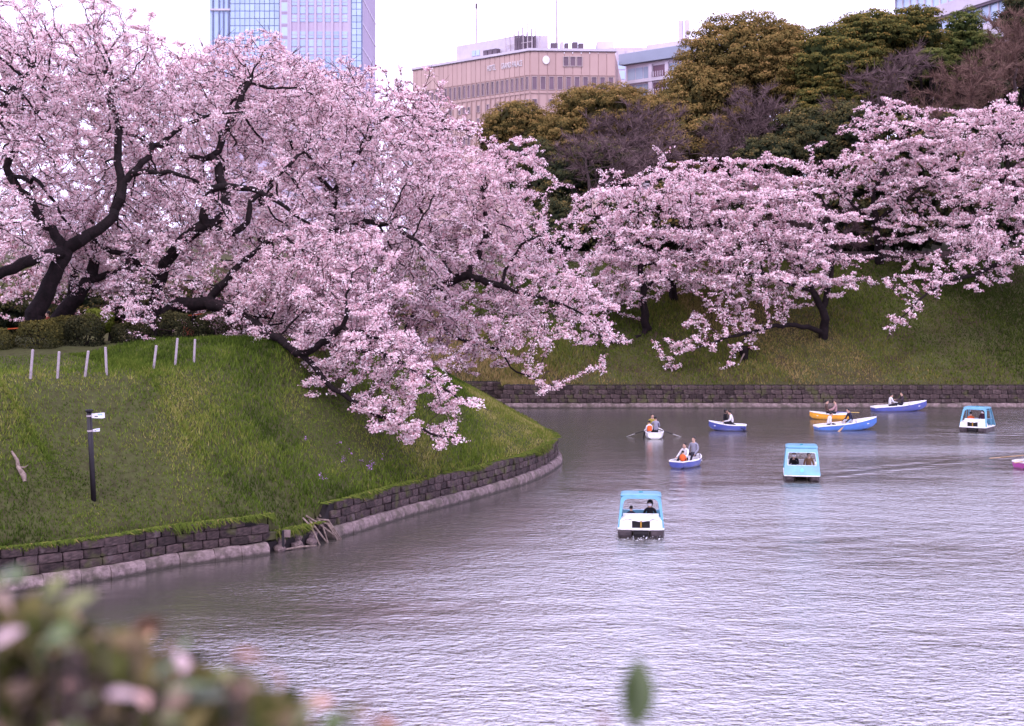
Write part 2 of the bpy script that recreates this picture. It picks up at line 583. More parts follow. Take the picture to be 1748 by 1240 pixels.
# far bank
x, y, Fc = grid(-45, 66, 95.5, 125, 0.5)
z = far_z(x, y)
q = y - far_edge(x)
keep = q[Fc].min(1) > 0.0
V2, F2 = drop_unused(np.stack([x, y, z], 1), Fc[keep])
tag(mk('far_bank', V2, F2, M['soil_far'], smooth=True), 'steep grassy slope of the opposite bank', None, None, 'structure')
x, y, Fc = grid(-300, 300, 125, 305, 6)
z = far_z(x, y) - 0.05
tag(mk('wooded_hill', np.stack([x, y, z], 1), Fc, M['soil_far'], smooth=True), 'wooded ground above the opposite bank', None, None, 'structure')
for nm, xa, xb in (('far_bank_end', 66, 300), ('far_bank_inlet', -300, -45)):
    x, y, Fc = grid(xa, xb, 95 if xa > 0 else 119, 126, 3)
    z = np.where(y < 96.3 if xa > 0 else y < 100, -0.8, far_z(x, y) - 0.04)
    tag(mk(nm, np.stack([x, y, z], 1), Fc, M['soil_far'], smooth=True), 'more of the opposite bank beyond the picture', None, None, 'structure')

# the bank the photographer stands on
Vn, Fn = [], []
prof = [(-60, 6.3), (1.2, 6.3), (2.6, 6.2), (4.0, 5.3), (7.5, 2.0), (10.5, -0.8)]
for i, (yy, zz) in enumerate(prof):
    Vn += [(-80, yy, zz), (80, yy, zz)]
    if i:
        Fn.append((2 * i - 2, 2 * i - 1, 2 * i + 1, 2 * i))
tag(mk('near_bank', Vn, Fn, M['soil']), 'bank on which the photographer stands', None, None, 'structure')

tag(mk('ground', [(-3000, -3000, -1.2), (3000, -3000, -1.2), (3000, 4000, -1.2), (-3000, 4000, -1.2)], [(0, 1, 2, 3)], M['soil']),
    'land around the moat out to the horizon', None, None, 'structure')
tag(mk('water', [(-60, 6, 0), (150, 6, 0), (150, 121, 0), (-60, 121, 0)], [(0, 1, 2, 3)], M['water']), 'rippled moat water', None, None, 'structure')


# ------------------------------------------------------------------ stone walls, stone by stone
def stone_mesh(seed):
    r = np.random.default_rng(seed)
    c = 0.07
    V, Fc = [], []
    rings = []
    for (yy, ins) in ((-0.5, 0.10), (-0.42, 0.02), (0.5, 0.02)):       # front face at -y, chamfered
        w, h = 0.5 - ins, 0.5 - ins
        ring = [(-w + c, -h), (w - c, -h), (w, -h + c), (w, h - c), (w - c, h), (-w + c, h), (-w, h - c), (-w, -h + c)]
        rings.append([(a + r.normal(0, .012), yy + r.normal(0, .03) * (yy < 0), b + r.normal(0, .02)) for a, b in ring])
    mb = MB().loft(rings[::-1])
    me = bpy.data.meshes.new('stone')
    me.from_pydata(mb.v, [], mb.f)
    me.materials.append(M['stone'])
    return me


STONES = [stone_mesh(i) for i in range(7)]


def footing_mesh(seed):
    r = np.random.default_rng(seed + 50)
    j = lambda a: a + r.normal(0, 0.012)
    rings = []
    for xx in (-0.495, -0.2, 0.1, 0.495):
        rings.append([(xx, j(-0.5), -0.9), (xx, j(-0.46), j(0.05)), (xx, j(-0.36), j(0.36)), (xx, j(-0.22), j(0.5)), (xx, 0.5, 0.5), (xx, 0.5, -0.9)])
    mb = MB().loft(rings)
    me = bpy.data.meshes.new('footing_block')
    me.from_pydata(mb.v, [], mb.f)
    me.materials.append(M['footing'])
    return me


FOOT = [footing_mesh(i) for i in range(5)]


def wall_run(parent, curve, z0, z1, courses, length, foot_h, skip=None, seed=1, thick=0.34):
    """curve: waterline points, land on the left of travel"""
    r = random.Random(seed)
    s = np.r_[0, np.cumsum(np.linalg.norm(np.diff(curve, axis=0), axis=1))]

    def at(q):
        p = np.array([np.interp(q, s, curve[:, 0]), np.interp(q, s, curve[:, 1])])
        p2 = np.array([np.interp(q + 0.1, s, curve[:, 0]), np.interp(q + 0.1, s, curve[:, 1])])
        p1 = np.array([np.interp(q - 0.1, s, curve[:, 0]), np.interp(q - 0.1, s, curve[:, 1])])
        t = p2 - p1
        return p, t / (np.linalg.norm(t) + 1e-9)
    n_st = 0
    hh = (z1 - z0) / courses
    for c in range(courses):
        q = -r.uniform(0, length * 0.5)
        while q < s[-1] - 0.1:
            ln = length * r.uniform(0.72, 1.32)
            qm = q + ln / 2
            q += ln
            if qm < 0 or qm > s[-1]:
                continue
            if skip and skip(qm, c, r):
                continue
            p, t = at(qm)
            n = np.array([-t[1], t[0]])
            cc = p + n * (0.16 + thick / 2 + r.uniform(-0.025, 0.025))
            link('stone', r.choice(STONES), parent, (cc[0], cc[1], z0 + hh * (c + 0.5)),
                 (r.gauss(0, 0.012), r.gauss(0, 0.012), math.atan2(t[1], t[0]) + r.gauss(0, 0.015)), (ln * 0.985, thick, hh * 0.97))
            n_st += 1
    q = 0.0
    while q < s[-1]:
        ln = r.uniform(0.8, 1.25)
        qm = q + ln / 2
        q += ln
        if skip and skip(qm, -1, r):
            continue
        p, t = at(qm)
        n = np.array([-t[1], t[0]])
        cc = p + n * (0.20 + r.uniform(-0.01, 0.01))
        link('footing_block', r.choice(FOOT), parent, (cc[0], cc[1], foot_h / 2 + r.gauss(0, 0.012)), (0, r.gauss(0, 0.01), math.atan2(t[1], t[0])), (ln, 0.5, foot_h))
    # joints behind the stones
    mb = MB()
    rings = []
    for q in np.arange(0, s[-1], 0.5):
        p, t = at(q)
        n = np.array([-t[1], t[0]])
        top = z1 + (0.04 if z1 > 1.3 else -0.02)
        if skip and S_B0 - 0.3 < q + s_off < S_B1 + 0.3:
            top = 0.30
        a, b = p + n * 0.27, p + n * 0.95
        rings.append([(a[0], a[1], -0.8), (b[0], b[1], -0.8), (b[0], b[1], top), (a[0], a[1], top)])
    mb.loft(rings).build('wall_core', M['mortar'], parent)
    return n_st


i0 = int(np.argmin((LEFT[:, 0] + 15.0) ** 2 + (LEFT[:, 1] - 36.2) ** 2))
i1 = int(np.argmin((LEFT[:, 0] - 1.9) ** 2 + (LEFT[:, 1] - 70) ** 2))
sub = LEFT[i0:i1]
s_off = LEFT_S[i0]


def skip_left(q, c, r):
    q = q + s_off
    if S_B0 < q < S_B1:
        return True
    if S_B0 - 0.9 < q <= S_B0 and c >= 2:
        return r.random() < 0.7
    if S_B1 <= q < S_B1 + 0.8 and c >= 1:
        return r.random() < 0.7
    return False


wl_ = empty('retaining_wall', (0, 0, 0))
tag(wl_, 'low curved stone retaining wall round the foot of the near grassy promontory', 'wall', None, 'thing')
n1 = wall_run(wl_, sub, 0.36, 1.14, 3, 0.52, 0.36, skip_left, 1)
wf = empty('retaining_wall', (0, 0, 0))
tag(wf, 'straight stone retaining wall along the opposite bank behind the boats', 'wall', None, 'thing')
n2 = wall_run(wf, np.array([(-0.5 + i * 0.5, 96.0) for i in range(74)]), 0.34, FAR_TOP + 0.03, 4, 0.58, 0.34, None, 2)
wr = empty('retaining_wall', (0, 0, 0))
tag(wr, 'short set-back stone wall half hidden behind the tip of the grassy promontory', 'wall', None, 'thing')
n3 = wall_run(wr, np.array([(-7.0 + i * 0.5, 99.6) for i in range(14)]), 0.34, FAR_TOP + 0.03, 4, 0.58, 0.34, None, 3)
MB().box((-0.36, 98.1, 0.35), (0.3, 3.2, 2.28)).build('return_face', M['mortar'], wf)
wu = empty('terrace_wall', (0, 0, 0))
tag(wu, 'thin stone terrace wall along the top of the opposite grass slope', 'wall', None, 'thing')
r_ = random.Random(5)
for c in range(2):
    q = 4.0
    while q < 40:
        ln = r_.uniform(0.6, 1.1)
        link('stone', r_.choice(STONES), wu, (q + ln / 2, 112.75, 10.05 + 0.25 + c * 0.5), (0, 0, 0), (ln * 0.98, 0.4, 0.49))
        q += ln
MB().box((22, 113.05, 10.2), (37, 0.4, 1.6)).build('wall_core', M['mortar'], wu)


# ------------------------------------------------------------------ grass
def blades(name, X, Y, Z, h, w, m, label, r, tint):
    n = len(X)
    a = r.uniform(0, 2 * math.pi, n)
    lean = r.normal(0, 0.35, (n, 2)) * h[:, None]
    V = np.empty((n, 3, 3))
    V[:, 0] = np.stack([X - np.cos(a) * w, Y - np.sin(a) * w, Z - 0.02], 1)
    V[:, 1] = np.stack([X + np.cos(a) * w, Y + np.sin(a) * w, Z - 0.02], 1)
    V[:, 2] = np.stack([X + lean[:, 0], Y + lean[:, 1], Z + h], 1)
    o = mk(name, V.reshape(-1, 3), np.arange(3 * n).reshape(n, 3), m, tint=tint)
    return tag(o, label, 'grass', None, 'stuff')


def scatter_left(n, r, lo, hi):
    q = r.uniform(LEFT_S[i0] - 6, LEFT_S[i1] + 10, n)
    off = lo + (hi - lo) * r.uniform(0, 1, n)
    X0, Y0 = np.interp(q, LEFT_S, LEFT[:, 0]), np.interp(q, LEFT_S, LEFT[:, 1])
    tx, ty = np.interp(q + .5, LEFT_S, LEFT[:, 0]) - X0, np.interp(q + .5, LEFT_S, LEFT[:, 1]) - Y0
    l = np.hypot(tx, ty)
    X, Y = X0 - ty / l * off, Y0 + tx / l * off
    k = (X / Y > -0.40)
    return X[k], Y[k]


r = np.random.default_rng(11)
X, Y = scatter_left(175000, r, 0.36, 10.5)
sd, s = left_sd(X, Y)
k_ = sd > 0.36
X, Y, sd, s = X[k_], Y[k_], sd[k_], s[k_]
Z = left_z(X, Y, sd, s)
nz = wob(X, Y, 1.6)
h = np.clip(0.095 + 0.07 * nz + r.normal(0, 0.03, len(X)), 0.06, 0.32) * np.where(sd < 1.2, 1.35, 1)
t = np.clip(0.46 + 0.26 * wob(X + 31, Y - 12, 0.8) + 0.16 * wob(X - 9, Y + 4, 3.0) - 0.22 * (wob(X + 3, Y + 17, 2.2) > 0.75) + r.normal(0, 0.15, len(X)) - 0.06 * (sd < 1.0), 0, 1)
blades('bank_grass', X, Y, Z, h, 0.016 + r.uniform(0, 0.014, len(X)), M['grass'], 'short uneven green grass covering the near promontory slope', r, t)
q_ = r.uniform(LEFT_S[i0] - 4, LEFT_S[i1], 5200)
cl_ = np.clip(wob(q_ * .9, q_ * .3, 2.0) * .5 + .6, 0.1, 1.2)
k_ = r.uniform(0, 1, len(q_)) < cl_
q_, cl_ = q_[k_], cl_[k_]
X0, Y0 = np.interp(q_, LEFT_S, LEFT[:, 0]), np.interp(q_, LEFT_S, LEFT[:, 1])
tx, ty = np.interp(q_ + .5, LEFT_S, LEFT[:, 0]) - X0, np.interp(q_ + .5, LEFT_S, LEFT[:, 1]) - Y0
ll = np.hypot(tx, ty)
nx, ny = -ty / ll, tx / ll
of = r.uniform(.12, .42, len(q_))
sl_ = (q_ > S_B0) & (q_ < S_B1)
zt = np.where(sl_, .62, 1.17)
Vh = np.empty((len(q_), 3, 3))
Vh[:, 0] = np.stack([X0 + nx * of - tx / ll * .03, Y0 + ny * of - ty / ll * .03, zt], 1)
Vh[:, 1] = np.stack([X0 + nx * of + tx / ll * .03, Y0 + ny * of + ty / ll * .03, zt + .02], 1)
ov = r.uniform(.05, .22, len(q_))
Vh[:, 2] = np.stack([X0 + nx * (.10 - ov * .25) + r.normal(0, .06, len(q_)), Y0 + ny * (.10 - ov * .25) + r.normal(0, .06, len(q_)), zt + .02 - ov * 1.3 * cl_ ** 2], 1)
tag(mk('overhanging_grass', Vh.reshape(-1, 3), np.arange(3 * len(q_)).reshape(-1, 3), M['grass_far'], tint=np.clip(r.normal(.30, .22, len(q_)), 0, 1)), 'grass hanging over the top of the curved wall', 'grass', None, 'stuff')
n = 110000
X = r.uniform(-8, 42, n); Y = 96.4 + r.uniform(0, 1, n) ** 0.8 * 17
k = Y > far_edge(X) + 0.42
X, Y = X[k], Y[k]
Z = far_z(X, Y)
nz = wob(X * 0.5, Y * 0.5, 1.3)
h = np.clip(0.20 + 0.10 * nz + r.normal(0, 0.05, len(X)), 0.08, 0.5)
t = np.clip(0.45 + 0.5 * wob(X * 0.55 + 0.4 * Y, Y * 0.4 + 7, 0.7) + r.normal(0, 0.15, len(X)), 0, 1)
q_ = r.uniform(-0.5, 38, 6000)
k_ = r.uniform(0, 1, len(q_)) < np.clip(wob(q_ * .7, q_ * .4, 1.5) * .5 + .6, .15, 1)
q_ = q_[k_]
ov = r.uniform(.05, .35, len(q_))
Vh = np.empty((len(q_), 3, 3))
Vh[:, 0] = np.stack([q_ - .06, np.full(len(q_), 96.5), np.full(len(q_), FAR_TOP)], 1)
Vh[:, 1] = np.stack([q_ + .06, np.full(len(q_), 96.45), np.full(len(q_), FAR_TOP + .03)], 1)
Vh[:, 2] = np.stack([q_ + r.normal(0, .12, len(q_)), 96.22 - ov * .3, FAR_TOP + .16 - ov], 1)
tag(mk('wall_top_grass', Vh.reshape(-1, 3), np.arange(3 * len(q_)).reshape(-1, 3), M['grass_far'], tint=np.clip(r.normal(.5, .25, len(q_)), 0, 1)), 'dry grass along the top of the straight wall', 'grass', None, 'stuff')
blades('slope_grass', X, Y, Z, h, 0.03 + r.uniform(0, 0.03, len(X)), M['grass_far'], 'rough green and brown grass on the opposite slope', r, t)


# ------------------------------------------------------------------ trees
def grow(guides, attract, r, step=0.45, kill=0.5, infl=7.0, droop=0.0, jitter=0.22, iters=110):
    """trunk and limbs are given as guide lines (points + radius), twigs reach out to the attraction points"""
    pos, par, rmin = [], [], []
    for gi, (pts, ra, rb) in enumerate(guides):
        line = catmull(pts, step)
        n = len(line)
        line[1:-1] += r.normal(0, 0.055, (n - 2, 3)) if n > 2 else 0
        if gi == 0:
            prev = -1
        else:
            P_ = np.array(pos)
            prev = int(np.argmin(((P_ - line[0]) ** 2).sum(1)))
            if np.linalg.norm(P_[prev] - line[0]) < step:
                line = line[1:]
        for i, p in enumerate(line):
            pos.append(p)
            par.append(prev)
            rmin.append(ra + (rb - ra) * i / max(1, len(line) - 1))
            prev = len(pos) - 1
    A = attract.copy()
    pos_a = np.array(pos)
    D = ((A[:, None] - pos_a[None]) ** 2).sum(2) if len(A) * len(pos_a) < 4e6 else None
    best_i = D.argmin(1)
    best_d = np.sqrt(D.min(1))
    kids = {}
    for it in range(iters):
        act = best_d < infl
        if not act.any():
            break
        nodes, inv = np.unique(best_i[act], return_inverse=True)
        vec = A[act] - pos_a[best_i[act]]
        vec /= np.linalg.norm(vec, axis=1, keepdims=True) + 1e-9
        dirs = np.zeros((len(nodes), 3))
        np.add.at(dirs, inv, vec)
        dirs /= np.linalg.norm(dirs, axis=1, keepdims=True) + 1e-9
        dirs += r.normal(0, jitter, dirs.shape) * np.array([1, 1, 0.55])
        dirs[:, 2] -= droop
        dirs /= np.linalg.norm(dirs, axis=1, keepdims=True) + 1e-9
        ok = np.array([kids.get(int(k), 0) < 4 for k in nodes])
        bad = set(int(k) for k in nodes[~ok])
        nodes, dirs = nodes[ok], dirs[ok]
        for k in nodes:
            kids[int(k)] = kids.get(int(k), 0) + 1
        alive = np.ones(len(A), bool)
        if bad:
            alive &= ~(np.isin(best_i, list(bad)) & act)
        if len(nodes):
            new = pos_a[nodes] + dirs * step
            base = len(pos_a)
            pos_a = np.vstack([pos_a, new])
            par += [int(k) for k in nodes]
            rmin += [0.0] * len(nodes)
            D = ((A[:, None] - new[None]) ** 2).sum(2)
            bi = D.argmin(1)
            bd = np.sqrt(D[np.arange(len(A)), bi])
            m = bd < best_d
            best_d = np.where(m, bd, best_d)
            best_i = np.where(m, bi + base, best_i)
        alive &= best_d > kill
        A, best_d, best_i = A[alive], best_d[alive], best_i[alive]
        if not len(A):
            break
    par = np.array(par)
    rmin = np.array(rmin)
    n = len(par)
    e = 2.25
    acc = np.zeros(n)
    has = np.zeros(n, bool)
    rad = np.zeros(n)
    main = np.full(n, -1)
    mainr = np.zeros(n)
    for i in range(n - 1, -1, -1):
        rr = acc[i] ** (1 / e) if has[i] else 0.013
        rad[i] = max(rr, rmin[i])
        p = par[i]
        if p >= 0:
            acc[p] += max(rr, rmin[i] * 0.7) ** e
            has[p] = True
            if rad[i] > mainr[p]:
                mainr[p] = rad[i]
                main[p] = i
    return pos_a, par, rad, main


def tubes(pos, par, rad, main, lo=0.0, hi=9.0):
    """tapered limbs, one prism per segment with shared rings"""
    n = len(par)
    d = np.zeros((n, 3))
    c = np.where(par >= 0)[0]
    d[c] = pos[c] - pos[par[c]]
    hm = np.where(main >= 0)[0]
    d[hm] += pos[main[hm]] - pos[hm]
    d /= np.linalg.norm(d, axis=1, keepdims=True) + 1e-9
    edge = pos[c] - pos[par[c]]
    edge /= np.linalg.norm(edge, axis=1, keepdims=True) + 1e-9
    is_main = main[par[c]] == c
    ra = np.where(is_main, rad[par[c]], np.minimum(rad[c] * 1.15, rad[par[c]]))
    da = np.where(is_main[:, None], d[par[c]], edge)
    VV, FF = [], []
    base = 0
    for k, a, b in ((8, 0.07, 9), (5, 0.025, 0.07), (3, 0, 0.025)):
        m = (rad[c] >= a) & (rad[c] < b) & (rad[c] >= lo) & (rad[c] < hi)
        if not m.any():
            continue
        ids = c[m]

        def ring(cen, dr, rr):
            ref = np.array([0.31, 0.9, 0.3])
            u = np.cross(dr, ref)
            u /= np.linalg.norm(u, axis=1, keepdims=True) + 1e-9
            w = np.cross(dr, u)
            q = np.linspace(0, 2 * np.pi, k, endpoint=False)
            return cen[:, None] + (u[:, None] * np.cos(q)[None, :, None] + w[:, None] * np.sin(q)[None, :, None]) * rr[:, None, None]
        A = ring(pos[par[ids]], da[m], ra[m])
        B = ring(pos[ids], d[ids], rad[ids])
        V = np.concatenate([A, B], 1)
        ne = len(ids)
        j = np.arange(k)
        f = np.stack([j, (j + 1) % k, k + (j + 1) % k, k + j], 1)
        FF.append((f[None] + (np.arange(ne) * 2 * k)[:, None, None]).reshape(-1, 4) + base)
        VV.append(V.reshape(-1, 3))
        base += ne * 2 * k
    return np.concatenate(VV), np.concatenate(FF)


def spray_points(ells, n_spray, per, r, length=2.4, width=1.1, thick=0.28, shell=0.42, fall=0.35, tier=0.0, tilt=1.0):
    """attraction points lying in flattish sprays that reach outwards and droop, inside a union of ellipsoids"""
    vol = np.array([e[3] * e[4] * e[5] for e in ells]) ** 0.75
    w = vol / vol.sum()
    cen = np.array([np.mean([e[0] * k for e, k in zip(ells, w)]) * len(ells), np.mean([e[1] * k for e, k in zip(ells, w)]) * len(ells)])
    out = []
    for _ in range(n_spray):
        e = ells[r.choice(len(ells), p=w)]
        v = r.normal(0, 1, 3)
        v /= np.linalg.norm(v)
        v *= r.uniform(0, 1) ** shell
        c = np.array(e[:3]) + v * np.array(e[3:6])
        if tier:                                         # boughs spread in storeys
            c[2] = (round(c[2] / tier) + r.normal(0, 0.13)) * tier
        o = np.array([c[0] - cen[0], c[1] - cen[1]])
        o = o / (np.linalg.norm(o) + 1e-6) + r.normal(0, 0.3, 2)
        ax = np.array([o[0], o[1], (0.35 * v[2] - fall * 0.4 + r.normal(0, 0.12)) * tilt])
        ax /= np.linalg.norm(ax)
        sd = np.cross(ax, (0, 0, 1.0))
        sd /= np.linalg.norm(sd) + 1e-9
        up = np.cross(sd, ax)
        k = r.uniform(0.65, 1.25)
        tt = r.uniform(-0.5, 0.5, per)
        L_ = min(length, 1.1 * min(e[3:6]) + 0.4)
        pts = c + ax * (tt * L_ * k)[:, None] + sd * (r.normal(0, 0.5, per) * width * k * (0.6 - 0.5 * np.abs(tt)))[:, None] * 1.3 \
            + up * (r.normal(0, thick, per) - fall * (tt + 0.5) ** 2)[:, None]
        out.append(pts)
    return np.concatenate(out)


def blossoms(pos, par, rad, n_cluster, per, r, csize, qsize, rmax=0.030, lift=0.02, spread=0.13):
    c = np.where((par >= 0) & (rad < rmax))[0]
    has_kid = np.zeros(len(par), bool)
    has_kid[par[par >= 0]] = True
    wgt = np.where(has_kid[c], 1.0, 1.7) * r.gamma(2.2, 1, len(c))
    wgt /= wgt.sum()
    e = r.choice(c, n_cluster, p=wgt)
    t = r.uniform(0.0, 1.12, (n_cluster, 1))
    cc = pos[par[e]] * (1 - t) + pos[e] * t + r.normal(0, spread, (n_cluster, 3)) * np.array([1, 1, 0.5])
    cc[:, 2] += lift
    ct = r.normal(0.58, 0.2, n_cluster)
    rad_c = csize * r.uniform(0.6, 1.25, n_cluster)
    v = r.normal(0, 1, (n_cluster, per, 3))
    v /= np.linalg.norm(v, axis=2, keepdims=True) + 1e-9
    Q = cc[:, None] + v * rad_c[:, None, None] * r.uniform(0.45, 1, (n_cluster, per, 1)) * np.array([1.15, 1.15, 0.6])
    N = v + r.normal(0, 0.5, v.shape) + np.array([0, 0, 0.45])
    T = np.clip(ct[:, None] + r.normal(0, 0.24, (n_cluster, per)), 0, 1)
    V, Fc = flakes(Q.reshape(-1, 3), N.reshape(-1, 3), qsize * r.uniform(0.65, 1.35, n_cluster * per), r)
    return V, Fc, T.ravel()


def E(u, v, d, ru, rv, rd):
    """ellipsoid given by photo pixels at a distance; rd in metres"""
    p = P(u, v, d)
    return (p[0], p[1], p[2], ru / F * d, rd, rv / F * d)


def ground_z(x, y):
    if y > 95.5:
        return float(far_z(np.array([x]), np.array([y]))[0])
    return float(left_z(np.array([x]), np.array([y]))[0])


CH = 'cherry trees in blossom round the moat'


def cherry(label, base, limbs, ells, n_spray, per_spray, n_cl, seed, csize=0.062, qsize=0.055, step=0.40, kill=0.40, per=3,
           length=3.9, rmax=0.034, spread=0.095, dens=1.0):
    """base: (u, d); limbs: list of (pixel path with distances, start radius, end radius)"""
    r = np.random.default_rng(seed)
    u, d = base
    bx = (u - CX) / F * d
    bz = ground_z(bx, d)
    root = empty('cherry_tree', (bx, d, bz))
    tag(root, label, 'cherry tree', CH)
    guides = []
    for i, (pth, ra, rb) in enumerate(limbs):
        pts = [P(*q) for q in pth]
        if i == 0:
            pts = [np.array([bx, d, bz - 0.25])] + pts
        guides.append((np.array(pts), ra, rb))
    att = spray_points(ells, int(n_spray * 1.75), per_spray, r, length=length, width=0.5 if d < 95 else 0.75, thick=0.08 if d < 95 else 0.06, fall=0.75 if d < 95 else 0.4, tier=1.25 if d < 95 else 1.5, tilt=1.0 if d < 95 else 0.8)
    for pts, ra, rb in guides[1:]:
        if rb <= 0.06:                                   # thin ends of the limbs carry blossom too
            ln = catmull(pts, 0.16)
            ln = ln[len(ln) * 2 // 5:]
            att = np.vstack([att, ln + r.normal(0, 0.42, ln.shape) * np.array([1, 1, 0.6])])
    pos, par, rad, main = grow(guides, att, r, step=step, kill=kill)
    off = np.array([bx, d, bz])
    V, Fc = tubes(pos, par, rad, main, lo=0.028)
    mk('trunk', V - off, Fc, M['bark'], root, smooth=True)
    V, Fc = tubes(pos, par, rad, main, hi=0.028)
    ns = n_cl // 3                                       # fine young shoots
    c = np.where((par >= 0) & (rad < 0.03))[0]
    e = r.choice(c, ns)
    a = pos[par[e]] + (pos[e] - pos[par[e]]) * r.uniform(0, 1, (ns, 1))
    dr = pos[e] - pos[par[e]]
    dr = dr / np.linalg.norm(dr, axis=1, keepdims=True) + r.normal(0, 0.4, (ns, 3)) + np.array([0, 0, 0.12])
    dr /= np.linalg.norm(dr, axis=1, keepdims=True)
    sdv = np.cross(dr, r.normal(0, 1, (ns, 3)))
    sdv /= np.linalg.norm(sdv, axis=1, keepdims=True)
    wd = 0.00024 * d
    Vs = np.stack([a - sdv * wd, a + sdv * wd, a + dr * r.uniform(0.35, 1.0, (ns, 1)) + sdv * wd * 0.4, a + dr * 0.3 - sdv * wd], 1).reshape(-1, 3)
    Fs = np.arange(4 * ns).reshape(ns, 4) + len(V)
    tag(mk('twigs', np.vstack([V, Vs]) - off, np.vstack([Fc, Fs]), M['bark_twig'], root), None, None, None, 'stuff')
    V, Fc, T = blossoms(pos, par, rad, int(n_cl * dens * (5.3 if d < 95 else 2.9)), per, r, csize, qsize, rmax, spread=spread)
    tag(mk('crown', V - off, Fc, M['blossom'], root, tint=T), None, None, None, 'stuff')
    return root


# --- the grove on the promontory
cherry('broad cherry tree with a forked black trunk beside the two round clipped bushes', (62, 55),
       [([(60, 545, 55), (82, 485, 55.2), (116, 430, 55.5), (150, 402, 55.8)], 0.42, 0.24),
        ([(116, 430, 55.5), (62, 440, 54.6), (0, 470, 53.6), (-60, 500, 53)], 0.26, 0.16),
        ([(150, 402, 55.8), (186, 380, 56.2), (206, 335, 56.8), (222, 300, 57.2), (250, 268, 57.8), (292, 228, 58.6), (350, 200, 59.5), (420, 190, 60)], 0.22, 0.03),
        ([(222, 300, 57.2), (262, 296, 56.6), (318, 300, 56), (360, 330, 55.8), (395, 380, 55.6)], 0.12, 0.03),
        ([(206, 335, 56.8), (200, 205, 58), (192, 190, 58.4), (190, 130, 59)], 0.11, 0.04),
        ([(116, 430, 55.5), (40, 330, 56.5), (16, 300, 57), (18, 265, 57), (80, 160, 58)], 0.20, 0.07),
        ([(16, 300, 57), (60, 308, 56), (95, 345, 55.4), (125, 400, 55)], 0.10, 0.04)],
       [E(70, 140, 60, 190, 155, 4.5), E(220, 155, 61, 150, 145, 4.5), E(80, 360, 58.6, 150, 90, 3.5), E(240, 350, 59.5, 130, 90, 3)],
       170, 17, 9500, 101)
cherry('tall cherry tree whose twin black limbs rise in a loop behind the clipped bushes', (262, 59),
       [([(264, 520, 59), (270, 478, 59), (288, 448, 58.8), (312, 412, 58.6), (350, 384, 58.4)], 0.30, 0.19),
        ([(350, 384, 58.4), (352, 350, 58.2), (362, 324, 58), (400, 318, 57.8), (450, 330, 57.6), (510, 370, 57.4), (560, 400, 57.4)], 0.20, 0.03),
        ([(350, 384, 58.4), (378, 372, 58.8), (386, 335, 59.2), (372, 300, 59.6), (365, 270, 60), (300, 262, 60.4), (230, 235, 60.4), (180, 225, 60.4)], 0.20, 0.03),
        ([(365, 270, 60), (400, 190, 61), (430, 130, 62)], 0.09, 0.04),
        ([(350, 384, 58.4), (408, 395, 58.6), (428, 358, 59), (440, 330, 59.4), (520, 260, 60.5)], 0.16, 0.05),
        ([(270, 478, 59), (215, 440, 58), (150, 408, 57)], 0.15, 0.08),
        ([(215, 440, 58), (225, 490, 55.5), (240, 540, 54), (250, 590, 53.4)], 0.06, 0.02)],
       [E(400, 180, 64, 190, 120, 5), E(330, 330, 62, 130, 110, 4), E(480, 330, 62, 140, 120, 4), E(290, 450, 57, 120, 50, 2.2), E(245, 555, 53.5, 42, 42, 1.0), E(225, 505, 54.5, 55, 40, 1.5)],
       165, 17, 9500, 102)
cherry('low spreading cherry tree with a long black limb sweeping down over the grass slope', (278, 57.5),
       [([(280, 560, 57.4), (296, 526, 57.2), (350, 521, 56.6), (398, 530, 55.4), (440, 556, 54.2), (505, 598, 52.8), (548, 592, 52.2), (580, 560, 51.8), (592, 540, 51.6)], 0.34, 0.09),
        ([(505, 598, 52.8), (536, 622, 52.2), (556, 652, 51.8), (606, 688, 51.2), (690, 728, 50.4), (790, 752, 50)], 0.12, 0.03),
        ([(548, 592, 52.2), (640, 600, 51.6), (720, 640, 51), (800, 690, 50.6)], 0.10, 0.03),
        ([(580, 560, 51.8), (640, 575, 51.4), (700, 600, 51)], 0.08, 0.03),
        ([(352, 518, 56.6), (420, 440, 57), (480, 400, 57)], 0.18, 0.06)],
       [E(560, 480, 55, 140, 80, 3.2), E(470, 510, 55.5, 90, 60, 2.5), E(640, 585, 52, 95, 48, 2.2), E(690, 650, 51, 70, 40, 1.5),
        E(665, 700, 50.6, 48, 26, 1.0), E(760, 680, 50.8, 35, 22, 0.8), E(430, 560, 54.6, 50, 30, 1.4), E(560, 620, 52.4, 60, 24, 1.2), E(600, 540, 53, 90, 50, 2)],
       200, 16, 11000, 103, length=2.6)
cherry('cherry tree with high pale crown in the middle of the grove', (520, 66),
       [([(520, 520, 66), (540, 470, 66), (560, 400, 66), (570, 330, 66)], 0.40, 0.16),
        ([(560, 400, 66), (630, 380, 65), (690, 398, 64), (720, 420, 63)], 0.18, 0.07),
        ([(570, 330, 66), (500, 250, 67), (470, 190, 68)], 0.12, 0.05),
        ([(570, 330, 66), (620, 250, 67), (660, 200, 68)], 0.12, 0.05)],
       [E(540, 220, 68, 150, 110, 5), E(640, 270, 67, 130, 120, 4.5), E(620, 400, 67.5, 140, 90, 4), E(720, 430, 67, 90, 80, 3)],
       150, 17, 8800, 104)
